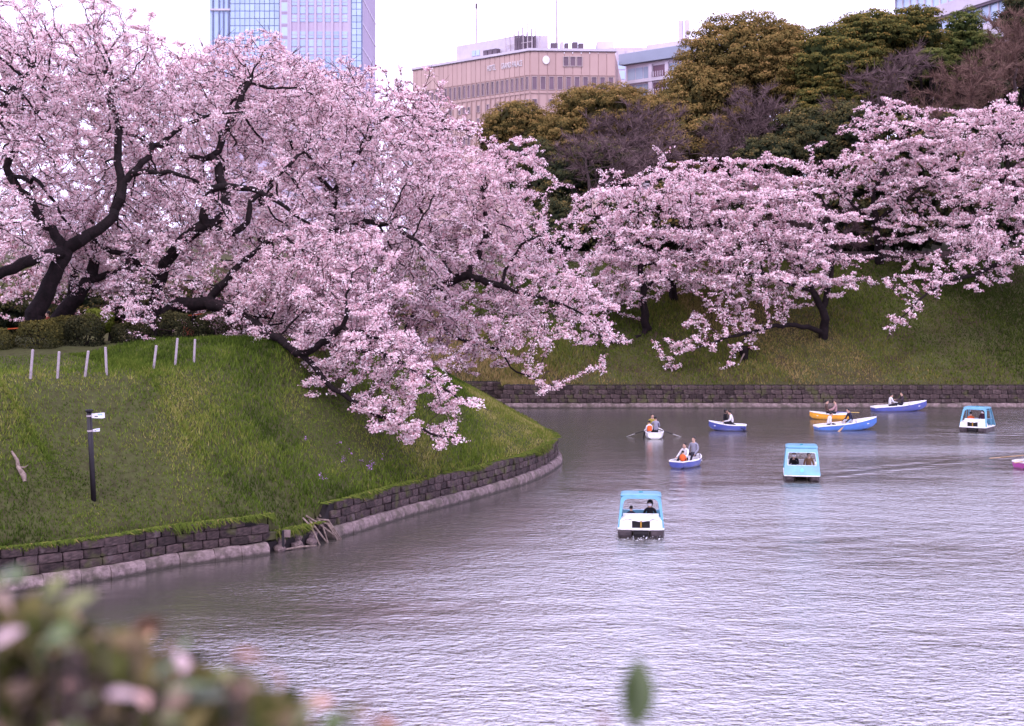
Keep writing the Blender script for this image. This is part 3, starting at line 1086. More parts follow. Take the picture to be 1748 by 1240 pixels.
cherry('cherry tree at the tip of the promontory with branches reaching low over the water', (700, 73),
       [([(704, 560, 72.8), (730, 510, 72.4), (770, 480, 72), (800, 470, 71.6)], 0.42, 0.22),
        ([(800, 470, 71.6), (850, 488, 70.6), (905, 505, 69.8), (960, 520, 69)], 0.20, 0.06),
        ([(770, 480, 72), (760, 560, 70.5), (800, 585, 69.8), (840, 590, 69.2), (872, 628, 68.6)], 0.16, 0.04),
        ([(872, 628, 68.6), (900, 640, 68.3), (945, 665, 68)], 0.05, 0.02),
        ([(800, 470, 71.6), (830, 400, 72.5), (820, 300, 73.5)], 0.16, 0.05),
        ([(850, 488, 70.6), (890, 420, 71), (930, 400, 71)], 0.08, 0.03),
        ([(770, 480, 72), (740, 400, 73), (700, 330, 74)], 0.15, 0.05)],
       [E(800, 330, 73.5, 130, 95, 5), E(850, 430, 74.5, 140, 80, 4.5), E(960, 500, 71.5, 85, 55, 3), E(1010, 545, 69, 55, 42, 1.8), E(830, 545, 70, 110, 55, 3),
        E(920, 640, 68.3, 38, 22, 0.9), E(730, 540, 70, 70, 60, 3), E(880, 270, 74, 60, 40, 2.5), E(770, 605, 67, 60, 34, 1.6), E(1035, 575, 68.6, 34, 24, 1.2), E(900, 560, 69.2, 90, 30, 2.2)],
       215, 17, 12000, 105, csize=0.075, qsize=0.066)
cherry('cherry tree crowding the promontory between the central and the tip trees', (640, 78),
       [([(640, 540, 78), (650, 450, 78), (680, 360, 78)], 0.36, 0.14),
        ([(680, 360, 78), (740, 260, 79), (760, 220, 79)], 0.12, 0.04),
        ([(650, 450, 78), (580, 320, 79), (560, 250, 79)], 0.14, 0.05)],
       [E(740, 240, 79, 110, 80, 4.5), E(640, 210, 80, 110, 85, 5), E(660, 380, 76, 140, 110, 4), E(620, 520, 70, 110, 70, 4), E(690, 185, 80, 75, 55, 4)],
       155, 16, 8300, 106, csize=0.10, qsize=0.105, dens=.45)
cherry('cherry tree at the picture edge whose boughs hang in from outside', (-150, 50),
       [([(-150, 560, 50), (-140, 450, 50), (-120, 380, 50)], 0.45, 0.25),
        ([(-120, 380, 50), (-40, 280, 51), (15, 170, 52), (60, 110, 53)], 0.2, 0.06),
        ([(-140, 450, 50), (-60, 400, 49.5), (20, 380, 49)], 0.15, 0.04)],
       [E(-20, 140, 53, 130, 150, 4), E(0, 380, 51, 90, 70, 2.5), E(-130, 260, 51, 100, 150, 4)],
       110, 16, 5500, 107)
cherry('pink cherry tree filling the gap behind the forked trunk', (120, 76),
       [([(120, 540, 76), (130, 450, 76), (160, 360, 76)], 0.36, 0.14),
        ([(160, 360, 76), (260, 240, 77), (300, 180, 77)], 0.13, 0.04),
        ([(130, 450, 76), (60, 330, 77), (20, 260, 77)], 0.13, 0.04)],
       [E(170, 260, 77, 200, 150, 5), E(60, 430, 75, 150, 80, 4), E(290, 420, 75, 150, 85, 4), E(250, 140, 78, 150, 80, 4), E(70, 115, 78, 130, 90, 4)],
       230, 15, 9500, 108, csize=0.12, qsize=0.13, spread=0.13, dens=.42)
cherry('pink cherry tree behind the looped limbs with its top against the glass tower', (430, 80),
       [([(430, 540, 80), (440, 450, 80), (450, 350, 80)], 0.36, 0.14),
        ([(450, 350, 80), (400, 220, 81), (380, 120, 81)], 0.13, 0.04),
        ([(450, 350, 80), (520, 220, 81), (540, 150, 81)], 0.13, 0.04)],
       [E(430, 160, 81, 170, 105, 5), E(430, 340, 80, 180, 130, 5), E(480, 460, 78, 150, 70, 4), E(560, 190, 82, 90, 85, 4)],
       180, 15, 8300, 109, csize=0.12, qsize=0.13, spread=0.13, dens=.42)

# --- cherries on the opposite slope
cherry('cherry tree with an upright black trunk near the middle of the opposite slope', (1108, 103),
       [([(1104, 560, 102.5), (1098, 500, 102), (1092, 440, 102), (1086, 390, 102)], 0.34, 0.14),
        ([(1104, 570, 102.5), (1060, 585, 101), (1010, 570, 100)], 0.20, 0.06),
        ([(1098, 500, 102), (1150, 440, 101.5), (1180, 400, 101)], 0.14, 0.05),
        ([(1092, 440, 102), (1030, 380, 102), (1000, 350, 102)], 0.14, 0.05)],
       [E(1060, 370, 102, 95, 70, 4), E(1120, 440, 101.5, 110, 60, 4), E(1030, 440, 101.5, 70, 60, 3.5), E(1150, 330, 103, 80, 55, 4)],
       150, 15, 7000, 110, csize=0.105, qsize=0.10, spread=0.11, step=0.55, kill=0.55, length=3.5)
cherry('cherry tree with a dark leaning trunk low on the opposite slope above the yellow boat', (1405, 102),
       [([(1408, 560, 101.8), (1404, 530, 101.6), (1388, 500, 101.2), (1370, 460, 101)], 0.36, 0.16),
        ([(1406, 572, 101.8), (1385, 560, 101), (1340, 556, 100.2), (1280, 566, 99.2), (1200, 590, 98.2), (1130, 615, 97.4)], 0.20, 0.04),
        ([(1404, 530, 101.6), (1418, 470, 102), (1420, 400, 102.5), (1400, 330, 103)], 0.22, 0.07),
        ([(1280, 566, 99.2), (1250, 610, 98.4), (1215, 650, 97.8), (1170, 675, 97.2)], 0.05, 0.02),
        ([(1388, 500, 101.2), (1310, 470, 100.5), (1250, 470, 100)], 0.13, 0.04)],
       [E(1340, 380, 102.5, 115, 75, 4.5), E(1300, 460, 101, 130, 60, 4), E(1400, 440, 102, 75, 60, 3.5), E(1240, 545, 99, 95, 28, 1.6),
        E(1160, 590, 98, 50, 22, 1.0), E(1215, 655, 97.7, 34, 12, 0.6), E(1250, 400, 102.5, 90, 60, 4)],
       210, 15, 10500, 111, csize=0.105, qsize=0.10, spread=0.11, step=0.55, kill=0.55, length=3.5)
cherry('big cherry tree at the picture edge with one blossom spray drooping over the opposite slope', (1800, 103),
       [([(1800, 500, 102.6), (1790, 460, 102), (1770, 430, 101.6)], 0.45, 0.26),
        ([(1770, 430, 101.6), (1720, 440, 101), (1672, 465, 100.4), (1610, 485, 99.6), (1560, 520, 98.8), (1525, 560, 98.2)], 0.22, 0.03),
        ([(1770, 430, 101.6), (1740, 350, 102), (1720, 280, 103), (1700, 220, 104)], 0.24, 0.07),
        ([(1672, 465, 100.4), (1668, 480, 100), (1650, 490, 99.6)], 0.08, 0.05)],
       [E(1690, 420, 101, 80, 45, 3.5), E(1720, 330, 103, 90, 80, 4.5), E(1580, 475, 99.6, 75, 22, 1.5), E(1545, 535, 98.6, 45, 34, 1.0), E(1730, 220, 105, 80, 60, 4),
        E(1525, 570, 98.2, 22, 12, 0.6)],
       165, 15, 8500, 112, csize=0.105, qsize=0.10, spread=0.11, step=0.55, kill=0.55, length=3.2)
cherry('cherry tree rising behind the leaning one, its bright top against the dark evergreens', (1500, 112),
       [([(1500, 440, 111.6), (1496, 380, 111), (1490, 330, 111)], 0.36, 0.18),
        ([(1490, 330, 111), (1530, 250, 112), (1550, 200, 112)], 0.16, 0.05),
        ([(1496, 380, 111), (1560, 330, 110), (1600, 300, 110)], 0.15, 0.05),
        ([(1496, 380, 111), (1430, 330, 110), (1390, 300, 110)], 0.15, 0.05)],
       [E(1530, 215, 112, 85, 45, 4), E(1560, 290, 111, 120, 70, 4.5), E(1450, 290, 111, 80, 50, 3.5), E(1600, 390, 108, 110, 45, 3.5), E(1640, 240, 113, 80, 55, 4)],
       190, 15, 9500, 113, csize=0.115, qsize=0.11, spread=0.115, step=0.6, kill=0.6, length=3.6)
cherry('cherry tree half hidden at the top of the opposite slope below the purple bare trees', (1235, 110),
       [([(1235, 450, 109.6), (1230, 390, 109), (1226, 340, 109)], 0.34, 0.16),
        ([(1226, 340, 109), (1280, 290, 110), (1310, 260, 110)], 0.13, 0.04),
        ([(1226, 340, 109), (1190, 300, 110), (1170, 280, 110)], 0.13, 0.04)],
       [E(1240, 320, 109, 95, 55, 4), E(1330, 315, 109, 70, 45, 3.5), E(1190, 300, 110, 55, 35, 3)],
       110, 15, 5500, 114, csize=0.115, qsize=0.11, spread=0.115, step=0.6, kill=0.6, length=3.6)
cherry('small cherry tree with a thick low trunk between the promontory tip and the opposite slope', (1152, 107),
       [([(1150, 505, 106.8), (1144, 480, 106.6), (1120, 450, 106)], 0.36, 0.16)],
       [E(1060, 480, 103, 70, 45, 3), E(1170, 440, 106, 70, 40, 3)],
       60, 14, 2600, 115, csize=0.105, qsize=0.10, spread=0.11, step=0.6, kill=0.6)


# --- evergreens and bare trees on the hill
def leaf_ball(ells, n_clump, per, r, clump=1.1, qsize=0.30, top_bias=0.25, flat=0.75):
    area = np.array([(e[3] * e[4] + e[4] * e[5] + e[3] * e[5]) for e in ells])
    k = r.choice(len(ells), n_clump, p=area / area.sum())
    Ee = np.array(ells)[k]
    v = r.normal(0, 1, (n_clump, 3))
    v[:, 2] += top_bias
    v[:, 1] -= 0.35
    v /= np.linalg.norm(v, axis=1, keepdims=True)
    cc = Ee[:, :3] + v * Ee[:, 3:] * (1.03 * r.uniform(0, 1, (n_clump, 1)) ** 0.18)
    cs = clump * r.uniform(0.55, 1.3, n_clump)
    w = r.normal(0, 1, (n_clump, per, 3))
    w /= np.linalg.norm(w, axis=2, keepdims=True)
    w[..., 2] = np.where(w[..., 2] < -0.25, -w[..., 2], w[..., 2])
    Q = cc[:, None] + w * cs[:, None, None] * np.array([1, 1, flat]) * r.uniform(0.72, 1.0, (n_clump, per, 1))
    N = w + v[:, None] * 0.3 + r.normal(0, 0.35, w.shape)
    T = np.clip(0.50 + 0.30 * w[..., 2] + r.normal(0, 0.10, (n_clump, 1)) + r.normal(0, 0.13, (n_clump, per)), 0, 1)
    V, Fc = flakes(Q.reshape(-1, 3), N.reshape(-1, 3), qsize * r.uniform(0.6, 1.3, n_clump * per), r)
    # larger leaves deep inside close the crown, inner shade put into dark tints
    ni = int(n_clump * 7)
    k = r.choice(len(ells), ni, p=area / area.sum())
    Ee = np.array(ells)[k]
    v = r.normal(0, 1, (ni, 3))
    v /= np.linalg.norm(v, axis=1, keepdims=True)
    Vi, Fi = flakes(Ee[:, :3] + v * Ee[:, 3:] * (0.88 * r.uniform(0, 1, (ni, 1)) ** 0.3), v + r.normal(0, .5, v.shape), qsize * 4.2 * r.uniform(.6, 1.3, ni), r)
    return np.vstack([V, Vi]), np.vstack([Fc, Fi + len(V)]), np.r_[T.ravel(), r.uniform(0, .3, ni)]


def leafy(name, label, cat, base, ells, n_clump, per, m, seed, clump=1.1, qsize=0.30, flat=0.75, group='trees on the wooded hill', fine=True):
    if fine:
        n_clump, clump, qsize, per = int(n_clump * 2.1), clump * 0.78, qsize * 0.52, int(per * 1.55)
    r = np.random.default_rng(seed)
    u, d = base
    bx = (u - CX) / F * d
    bz = ground_z(bx, d)
    off = np.array([bx, d, bz])
    root = tag(empty(name, off), label, cat, group)
    e0 = max(ells, key=lambda e: e[3] * e[5])
    guides = [(np.array([off - (0, 0, .3), off + (np.array(e0[:3]) - off) * 0.5 + r.normal(0, .2, 3), np.array(e0[:3])]), 0.4, 0.15)]
    for e in ells:
        for _ in range(5):
            v = r.normal(0, 1, 3)
            v /= np.linalg.norm(v)
            a = np.array(e0[:3]) * 0.5 + off * 0.5
            guides.append((np.array([a, (a + np.array(e[:3])) / 2 + r.normal(0, .5, 3), np.array(e[:3]) + v * np.array(e[3:]) * 0.85]), 0.14, 0.04))
    pos, par, rad, main = grow(guides, np.array([[0, 0, -500.0]]), r, step=0.9)
    V, Fc = tubes(pos, par, rad, main)
    mk('trunk', V - off, Fc, M['bark'], root, smooth=True)
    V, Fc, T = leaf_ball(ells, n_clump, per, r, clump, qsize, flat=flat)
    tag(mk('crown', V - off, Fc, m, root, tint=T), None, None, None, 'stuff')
    return root


def bare(label, base, ells, n_spray, seed, m='twig', n_fine=9000, name='bare_tree'):
    n_fine = int(n_fine * 0.6)
    r = np.random.default_rng(seed)
    u, d = base
    bx = (u - CX) / F * d
    bz = ground_z(bx, d)
    off = np.array([bx, d, bz])
    root = tag(empty(name, off), label, 'tree', 'trees on the wooded hill')
    e0 = ells[0]
    guides = [(np.array([off - (0, 0, .3), off + (np.array(e0[:3]) - off) * 0.45 + r.normal(0, .2, 3), np.array(e0[:3])]), 0.28, 0.1)]
    att = spray_points(ells, n_spray, 8, r, fall=-0.5)
    pos, par, rad, main = grow(guides, att, r, step=0.7, kill=0.7, infl=12, droop=-0.15)
    V, Fc = tubes(pos, par, rad, main)
    mk('trunk', V - off, Fc, M['bark_pale'], root)
    c = np.where((par >= 0) & (rad < 0.04))[0]
    e = r.choice(c, n_fine)
    a = pos[par[e]] + (pos[e] - pos[par[e]]) * r.uniform(0, 1, (n_fine, 1))
    dr = (pos[e] - pos[par[e]])
    dr = dr / np.linalg.norm(dr, axis=1, keepdims=True) + r.normal(0, 0.55, (n_fine, 3)) + np.array([0, 0, 0.35])
    dr /= np.linalg.norm(dr, axis=1, keepdims=True)
    ln = r.uniform(0.4, 1.3, (n_fine, 1))
    sd = np.cross(dr, r.normal(0, 1, (n_fine, 3)))
    sd /= np.linalg.norm(sd, axis=1, keepdims=True)
    V = np.empty((n_fine, 3, 3))
    V[:, 0] = a - sd * 0.022
    V[:, 1] = a + sd * 0.022
    V[:, 2] = a + dr * ln
    T = np.clip(r.normal(0.5, 0.2, n_fine), 0, 1)
    tag(mk('crown', V.reshape(-1, 3) - off, np.arange(3 * n_fine).reshape(-1, 3), M[m], root, tint=T), None, None, None, 'stuff')
    return root


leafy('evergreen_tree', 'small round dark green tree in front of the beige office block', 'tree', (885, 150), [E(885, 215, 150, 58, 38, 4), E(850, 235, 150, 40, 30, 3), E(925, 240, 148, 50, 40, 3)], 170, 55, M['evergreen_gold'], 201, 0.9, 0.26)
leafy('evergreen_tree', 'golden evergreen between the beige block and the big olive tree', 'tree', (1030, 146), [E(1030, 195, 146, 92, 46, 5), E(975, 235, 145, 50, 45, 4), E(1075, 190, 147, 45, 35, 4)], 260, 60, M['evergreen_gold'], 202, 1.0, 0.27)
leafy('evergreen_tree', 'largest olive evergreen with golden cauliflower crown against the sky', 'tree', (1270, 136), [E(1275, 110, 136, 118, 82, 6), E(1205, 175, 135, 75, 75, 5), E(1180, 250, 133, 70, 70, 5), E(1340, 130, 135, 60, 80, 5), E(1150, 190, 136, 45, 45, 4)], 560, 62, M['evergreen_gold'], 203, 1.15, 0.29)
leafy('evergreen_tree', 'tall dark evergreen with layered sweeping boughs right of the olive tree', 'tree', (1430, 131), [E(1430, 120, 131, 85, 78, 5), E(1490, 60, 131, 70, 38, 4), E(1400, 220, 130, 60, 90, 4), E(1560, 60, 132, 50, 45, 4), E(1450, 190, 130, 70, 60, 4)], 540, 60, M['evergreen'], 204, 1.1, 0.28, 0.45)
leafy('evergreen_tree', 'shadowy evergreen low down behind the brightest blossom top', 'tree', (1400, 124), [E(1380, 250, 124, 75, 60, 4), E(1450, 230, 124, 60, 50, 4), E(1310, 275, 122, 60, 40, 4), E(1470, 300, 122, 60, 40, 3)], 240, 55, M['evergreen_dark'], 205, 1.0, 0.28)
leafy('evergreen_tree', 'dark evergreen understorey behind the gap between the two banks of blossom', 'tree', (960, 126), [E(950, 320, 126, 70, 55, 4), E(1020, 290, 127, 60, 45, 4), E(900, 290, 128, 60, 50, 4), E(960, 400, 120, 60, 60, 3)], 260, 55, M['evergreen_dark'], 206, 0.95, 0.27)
leafy('pine_tree', 'bright green pine with pointed top below the hilltop building', 'tree', (1640, 138), [E(1645, 50, 138, 34, 36, 3), E(1650, 90, 138, 52, 38, 3.5), E(1625, 120, 137, 48, 32, 3), E(1670, 80, 137, 38, 26, 3)], 190, 55, M['pine'], 207, 0.62, 0.19, 0.6)
leafy('pine_tree', 'small lime green pine clump above the white cherry top', 'tree', (1590, 128), [E(1588, 100, 128, 24, 14, 1.6), E(1600, 108, 128, 20, 14, 1.4)], 40, 55, M['pine'], 208, 0.55, 0.19, 0.6)
leafy('evergreen_tree', 'brownish evergreen cut off by the top corner of the picture', 'tree', (1742, 128), [E(1740, 30, 128, 34, 40, 3), E(1745, 95, 128, 26, 50, 3), E(1790, 60, 128, 60, 70, 4)], 170, 55, M['evergreen_dark'], 209, 0.9, 0.26)
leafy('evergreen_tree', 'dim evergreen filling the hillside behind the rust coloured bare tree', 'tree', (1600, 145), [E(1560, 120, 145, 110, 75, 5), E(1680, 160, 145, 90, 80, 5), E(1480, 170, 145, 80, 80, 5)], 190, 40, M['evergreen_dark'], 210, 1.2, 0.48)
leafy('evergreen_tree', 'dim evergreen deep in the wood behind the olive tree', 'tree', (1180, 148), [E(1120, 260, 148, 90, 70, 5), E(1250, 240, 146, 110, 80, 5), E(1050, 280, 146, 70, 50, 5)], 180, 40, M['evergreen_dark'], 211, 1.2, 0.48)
bare('purple bare tree beside the golden evergreen', (1070, 130), [E(1065, 240, 130, 70, 48, 4), E(1120, 210, 131, 50, 40, 3)], 70, 301)
bare('mauve bare tree in front of the big olive evergreen', (1290, 127), [E(1290, 205, 127, 60, 55, 4), E(1240, 245, 126, 50, 35, 4), E(1320, 245, 126, 45, 40, 3)], 110, 302, n_fine=13000)
bare('grey bare tree tangled at the foot of the layered evergreen', (1500, 124), [E(1500, 150, 125, 55, 45, 4), E(1550, 120, 126, 40, 35, 3), E(1450, 205, 124, 50, 30, 3)], 90, 303, n_fine=9000)
bare('rust coloured bare tree below the green pine', (1655, 122), [E(1660, 150, 122, 60, 45, 4), E(1610, 190, 121, 55, 32, 3), E(1700, 115, 123, 40, 40, 3)], 110, 304, 'twig_rust', 14000)
bare('purple bare thicket left of the opposite cherry trees', (1000, 122), [E(1000, 270, 122, 60, 45, 4), E(1080, 290, 121, 50, 35, 3), E(1130, 260, 123, 50, 40, 3)], 70, 305)
bare('reddish bare tree at the picture edge under the corner evergreen', (1735, 124), [E(1735, 110, 124, 40, 45, 3), E(1720, 60, 125, 30, 30, 3)], 50, 306, 'twig_rust', 7000)
bare('thin brown undergrowth bush on the terrace behind the leaning cherry', (1330, 115), [E(1440, 400, 114, 60, 30, 2), E(1330, 400, 114, 60, 30, 2)], 40, 307, n_fine=5000, name='bare_bush')
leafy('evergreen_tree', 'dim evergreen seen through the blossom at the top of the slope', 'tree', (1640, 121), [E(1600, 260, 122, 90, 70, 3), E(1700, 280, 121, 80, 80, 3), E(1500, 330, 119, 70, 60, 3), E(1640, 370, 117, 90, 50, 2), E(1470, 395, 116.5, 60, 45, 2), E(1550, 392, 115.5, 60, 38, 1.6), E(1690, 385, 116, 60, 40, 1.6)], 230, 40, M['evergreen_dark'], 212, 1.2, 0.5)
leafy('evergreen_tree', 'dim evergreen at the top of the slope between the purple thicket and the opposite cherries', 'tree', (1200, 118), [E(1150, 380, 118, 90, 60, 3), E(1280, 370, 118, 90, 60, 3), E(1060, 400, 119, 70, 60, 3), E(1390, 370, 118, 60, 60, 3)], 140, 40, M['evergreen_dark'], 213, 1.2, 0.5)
cherry('cherry tree with a stout trunk leaning away behind the two round clipped bushes', (98, 57.5),
       [([(102, 545, 57.5), (128, 512, 57.5), (152, 480, 57.8), (160, 450, 58)], 0.40, 0.24),
        ([(152, 480, 57.8), (215, 455, 58.5), (255, 410, 59)], 0.16, 0.06)],
       [E(180, 440, 59, 90, 40, 3), E(120, 380, 59, 80, 50, 3)], 45, 15, 2300, 116)
for i_, (lab, u_, d_, v_, ru_, rv_) in enumerate([  # shrubs added to make the shaded depth under the grove dark
        ('added shrub for the dark deep under the grove at the picture edge', -20, 88, 535, 120, 40),
        ('added shrub for the dark deep under the grove behind the leaning trunk', 190, 90, 525, 120, 45),
        ('added shrub for the dark deep under the grove behind the looped limbs', 360, 88, 530, 110, 45),
        ('added shrub for the dark deep under the grove near the promontory tip', 560, 88, 545, 130, 40)]):
    leafy('added_dark_shrub', lab, 'shrub', (u_, d_), [E(u_, v_, d_, ru_, rv_, 2.5)], 90, 45, M['evergreen_dark'], 220 + i_, 0.7, 0.22, group='shrubs added for the dark under the grove')


# ------------------------------------------------------------------ clipped bushes on the crest
def bush(name, label, u, v, d, ru, rv, m, seed, n=5200, q=0.055, group='clipped bushes along the crest'):
    r = np.random.default_rng(seed)
    c = P(u, v, d)
    bz = ground_z(c[0], d)
    hh = (rv / F * d)
    rad = np.array([ru / F * d, ru / F * d * 0.9, hh])
    cz = max(c[2], bz + hh * 0.3)
    root = tag(empty(name, (c[0], d, bz)), label, 'bush', group)
    w = r.normal(0, 1, (n, 3))
    w /= np.linalg.norm(w, axis=1, keepdims=True)
    bumps = 1 + 0.07 * np.sin(w[:, 0] * 5 + seed) * np.cos(w[:, 2] * 6) + r.normal(0, 0.03, n) - np.abs(r.normal(0, 0.05, n))
    sq = np.sign(w) * np.abs(w) ** 0.8
    Q = sq * rad * bumps[:, None] + np.array([0, 0, cz - bz])
    k = Q[:, 2] > -0.1
    Q, w = Q[k], w[k]
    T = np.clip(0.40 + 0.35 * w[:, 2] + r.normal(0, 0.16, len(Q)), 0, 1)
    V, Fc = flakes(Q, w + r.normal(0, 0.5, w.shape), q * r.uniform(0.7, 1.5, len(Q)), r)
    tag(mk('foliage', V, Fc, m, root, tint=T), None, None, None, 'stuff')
    mb = MB()
    for _ in range(7):
        a, l = r.uniform(0, 6.28), r.uniform(0.3, 0.7)
        mb.tube([(0.1 * math.cos(a), 0.1 * math.sin(a), -0.1), (rad[0] * l * math.cos(a) * .6, rad[1] * l * math.sin(a) * .6, (cz - bz) * .7), (rad[0] * l * math.cos(a), rad[1] * l * math.sin(a), cz - bz + hh * 0.4)], [0.03, 0.02, 0.008], 5)
    mb.build('stems', M['bark'], root)
    return root


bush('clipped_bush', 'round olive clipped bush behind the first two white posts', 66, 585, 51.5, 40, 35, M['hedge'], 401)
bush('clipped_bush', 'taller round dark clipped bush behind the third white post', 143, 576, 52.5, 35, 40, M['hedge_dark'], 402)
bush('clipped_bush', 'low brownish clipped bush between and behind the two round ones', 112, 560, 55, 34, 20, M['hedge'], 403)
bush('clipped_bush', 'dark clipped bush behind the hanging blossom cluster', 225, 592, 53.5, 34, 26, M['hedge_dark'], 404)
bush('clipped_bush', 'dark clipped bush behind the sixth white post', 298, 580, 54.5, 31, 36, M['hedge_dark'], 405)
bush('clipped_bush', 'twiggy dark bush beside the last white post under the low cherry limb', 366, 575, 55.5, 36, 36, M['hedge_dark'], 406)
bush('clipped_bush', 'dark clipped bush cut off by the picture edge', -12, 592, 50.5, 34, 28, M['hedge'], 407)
bush('leafy_shrub', 'bright lime green shrub behind the taller clipped bush', 168, 548, 56, 26, 22, M['hedge_lime'], 408, 1800, 0.08, None)
bush('clipped_bush', 'dark low bush under the sweeping cherry limb', 420, 592, 56, 40, 26, M['hedge'], 409)


# ------------------------------------------------------------------ posts, signpost, drift wood, roots, flowers
M['postwhite'] = mat('weathered_white_post', (0.40, 0.34, 0.36), (0.26, 0.21, 0.23), 7, 0.8, 0.3)
M['iron'] = mat('dark_bronze_paint', (0.013, 0.009, 0.013), (0.009, 0.006, 0.009), 5, 0.5, spec=0.3)
M['signwhite'] = mat('white_sign_face', (0.75, 0.72, 0.78), None, 6, 0.4)
M['signblue'] = mat('pale_blue_sign_print', (0.35, 0.5, 0.72), None, 6, 0.4)
M['drift'] = mat('bleached_driftwood', (0.27, 0.20, 0.17), (0.12, 0.085, 0.07), 9, 0.9, 0.5, 30, stretch=(1, 1, 1))
M['flower'] = leaf_mat('violet_flower_petals', [(0, (0.30, 0.13, 0.36)), (1, (0.52, 0.28, 0.60))], 0.3)


def upright(dv):
    """rotation that stands local Z along dv and keeps local X to the right"""
    z_ = Vector(dv).normalized()
    y_ = z_.cross(Vector((1, 0, 0))).normalized()
    return Matrix((y_.cross(z_), y_, z_)).transposed().to_euler()


def on_left(u, v):
    """where the ray through a photo pixel meets the left bank"""
    d = np.arange(36, 72, 0.06)
    pts = np.stack([(u - CX) / F * d, d, CAMZ - (v - HV) / F * d], 1)
    k = np.argmax(pts[:, 2] <= left_z(pts[:, 0], pts[:, 1]))
    return pts[k]


names = ['first white fence post from the picture edge, in front of the olive bush', 'second white fence post from the picture edge', 'third white fence post, in front of the tall dark bush',
         'fourth white fence post, upright, right of the tall dark bush', 'fifth white fence post, below the hanging blossom', 'sixth white fence post, leaning, past the hanging blossom', 'last white fence post, nearest the twiggy bush']
for lab, (ub, vb, ut, vt) in zip(names, [(52, 640, 56, 590), (98, 625, 101, 579), (145, 622, 151, 577), (182, 616, 180, 568), (262, 604, 267, 563), (299, 605, 303, 558), (331, 596, 333, 556)]):
    b = on_left(ub, vb)
    if left_sd(b[:1], b[1:2])[0][0] > 6.6:              # past the crest: stand it on the crest
        dd = np.arange(40, 66, 0.05)
        xx = (ub - CX) / F * dd
        k = np.argmax(left_sd(xx, dd)[0] > 6.2)
        b = np.array([xx[k], dd[k], left_z(xx[k:k + 1], dd[k:k + 1])[0]])
    tp = np.array([b[0] + (ut - ub) / F * b[1], b[1], b[2] + (vb - vt) / F * b[1]])
    dv = Vector(tp - b)
    root = tag(empty('fence_post', b), lab, 'post', 'white posts along the crest')
    mb = MB()
    L_ = dv.length
    for z0, z1, w0 in ((-0.3, L_ - 0.03, 0.035),):
        mb.loft([[(x_ * w0, y_ * w0, z_) for x_, y_ in ((-1, -.8), (-.8, -1), (.8, -1), (1, -.8), (1, .8), (.8, 1), (-.8, 1), (-1, .8))] for z_ in (z0, z1)])
    shaft = mb.build('shaft', M['postwhite'], root)
    cap = MB().loft([[(x_ * w_, y_ * w_, z_) for x_, y_ in ((-1, -1), (1, -1), (1, 1), (-1, 1))] for z_, w_ in ((L_ - 0.029, 0.039), (L_, 0.02))]).build('cap', M['postwhite'], root)
    root.rotation_euler = upright(dv)

b = on_left(160, 855)
tp = P(152, 699, b[1])
dv = Vector(tp - b)
Lp = dv.length
sp = tag(empty('signpost', b), 'tall dark metal signpost with two small white arrow boards on the grass slope', 'signpost')
sp.rotation_euler = upright(dv)
MB().tube([(0, 0, -0.4), (0, 0, Lp - 0.06)], 0.075, 14).build('post', M['iron'], sp, True)
MB().loft([[(0.001 + rr_ * math.cos(q), rr_ * math.sin(q), z_) for q in np.linspace(0, 2 * math.pi, 14, endpoint=False)] for z_, rr_ in ((Lp - .075, .08), (Lp - .06, .11), (Lp - .02, .115), (Lp, .09))]).build('cap', M['iron'], sp)
for zc, ln, hh, rz in ((Lp - 0.19, 0.40, 0.16, -12), (Lp - 0.62, 0.24, 0.09, 50)):
    MB().tube([(0, 0, zc - 0.025), (0, 0, zc + 0.025)], 0.086, 14).build('bracket', M['postwhite'], sp)
    arm = MB()
    y0 = 0.075
    arm.loft([[(y0, -.012, zc - hh * .4), (y0, .012, zc - hh * .4), (y0, .012, zc + hh * .4), (y0, -.012, zc + hh * .4)],
              [(y0 + ln * .85, -.012, zc - hh * .5), (y0 + ln * .85, .012, zc - hh * .5), (y0 + ln * .85, .012, zc + hh * .5), (y0 + ln * .85, -.012, zc + hh * .5)],
              [(y0 + ln, -.012, zc - hh * .42), (y0 + ln, .012, zc - hh * .42), (y0 + ln, .012, zc + hh * .5), (y0 + ln, -.012, zc + hh * .5)]])
    o = arm.build('arrow_board', M['signwhite'], sp)
    o.rotation_euler = (0, 0, R(rz))
    MB().box((y0 + ln * .66, -0.014, zc + hh * .2), (ln * .36, 0.004, hh * .28)).build('blue_print', M['signblue'], o)
    MB().box((y0 + ln * .36, -0.014, zc - hh * .12), (ln * .24, 0.004, hh * .16)).build('arrow_mark', M['iron'], o)

b1, b2 = on_left(20, 778), on_left(42, 824)
d_ = b2 - b1
dw = tag(empty('driftwood', b1), 'broken bleached branch lying on the grass slope near the signpost', 'branch')
MB().tube([(0, 0, .12), d_ * .35 + (0.03, 0, .13), d_ * .6 + (-.03, 0, .12), d_ * .85 + (.02, 0, .1), d_ + (0, 0, .02)], [.03, .05, .06, .085, .05], 7).build('stem', M['drift'], dw)
MB().tube([d_ * .6 + (0, 0, .12), d_ * .7 + (.12, 0, .2), d_ * .72 + (.2, 0, .28)], [.03, .02, .012], 5).build('side_twig', M['drift'], dw)

# the slumped stretch of wall: boulders, roots and planks
r = np.random.default_rng(77)
rb = random.Random(8)
smid = (S_B0 + S_B1) / 2


def left_pt(sq, off):
    p = np.array([np.interp(sq, LEFT_S, LEFT[:, 0]), np.interp(sq, LEFT_S, LEFT[:, 1])])
    p2 = np.array([np.interp(sq + .3, LEFT_S, LEFT[:, 0]), np.interp(sq + .3, LEFT_S, LEFT[:, 1])])
    t = (p2 - p) / np.linalg.norm(p2 - p)
    return p + np.array([-t[1], t[0]]) * off, math.atan2(t[1], t[0])


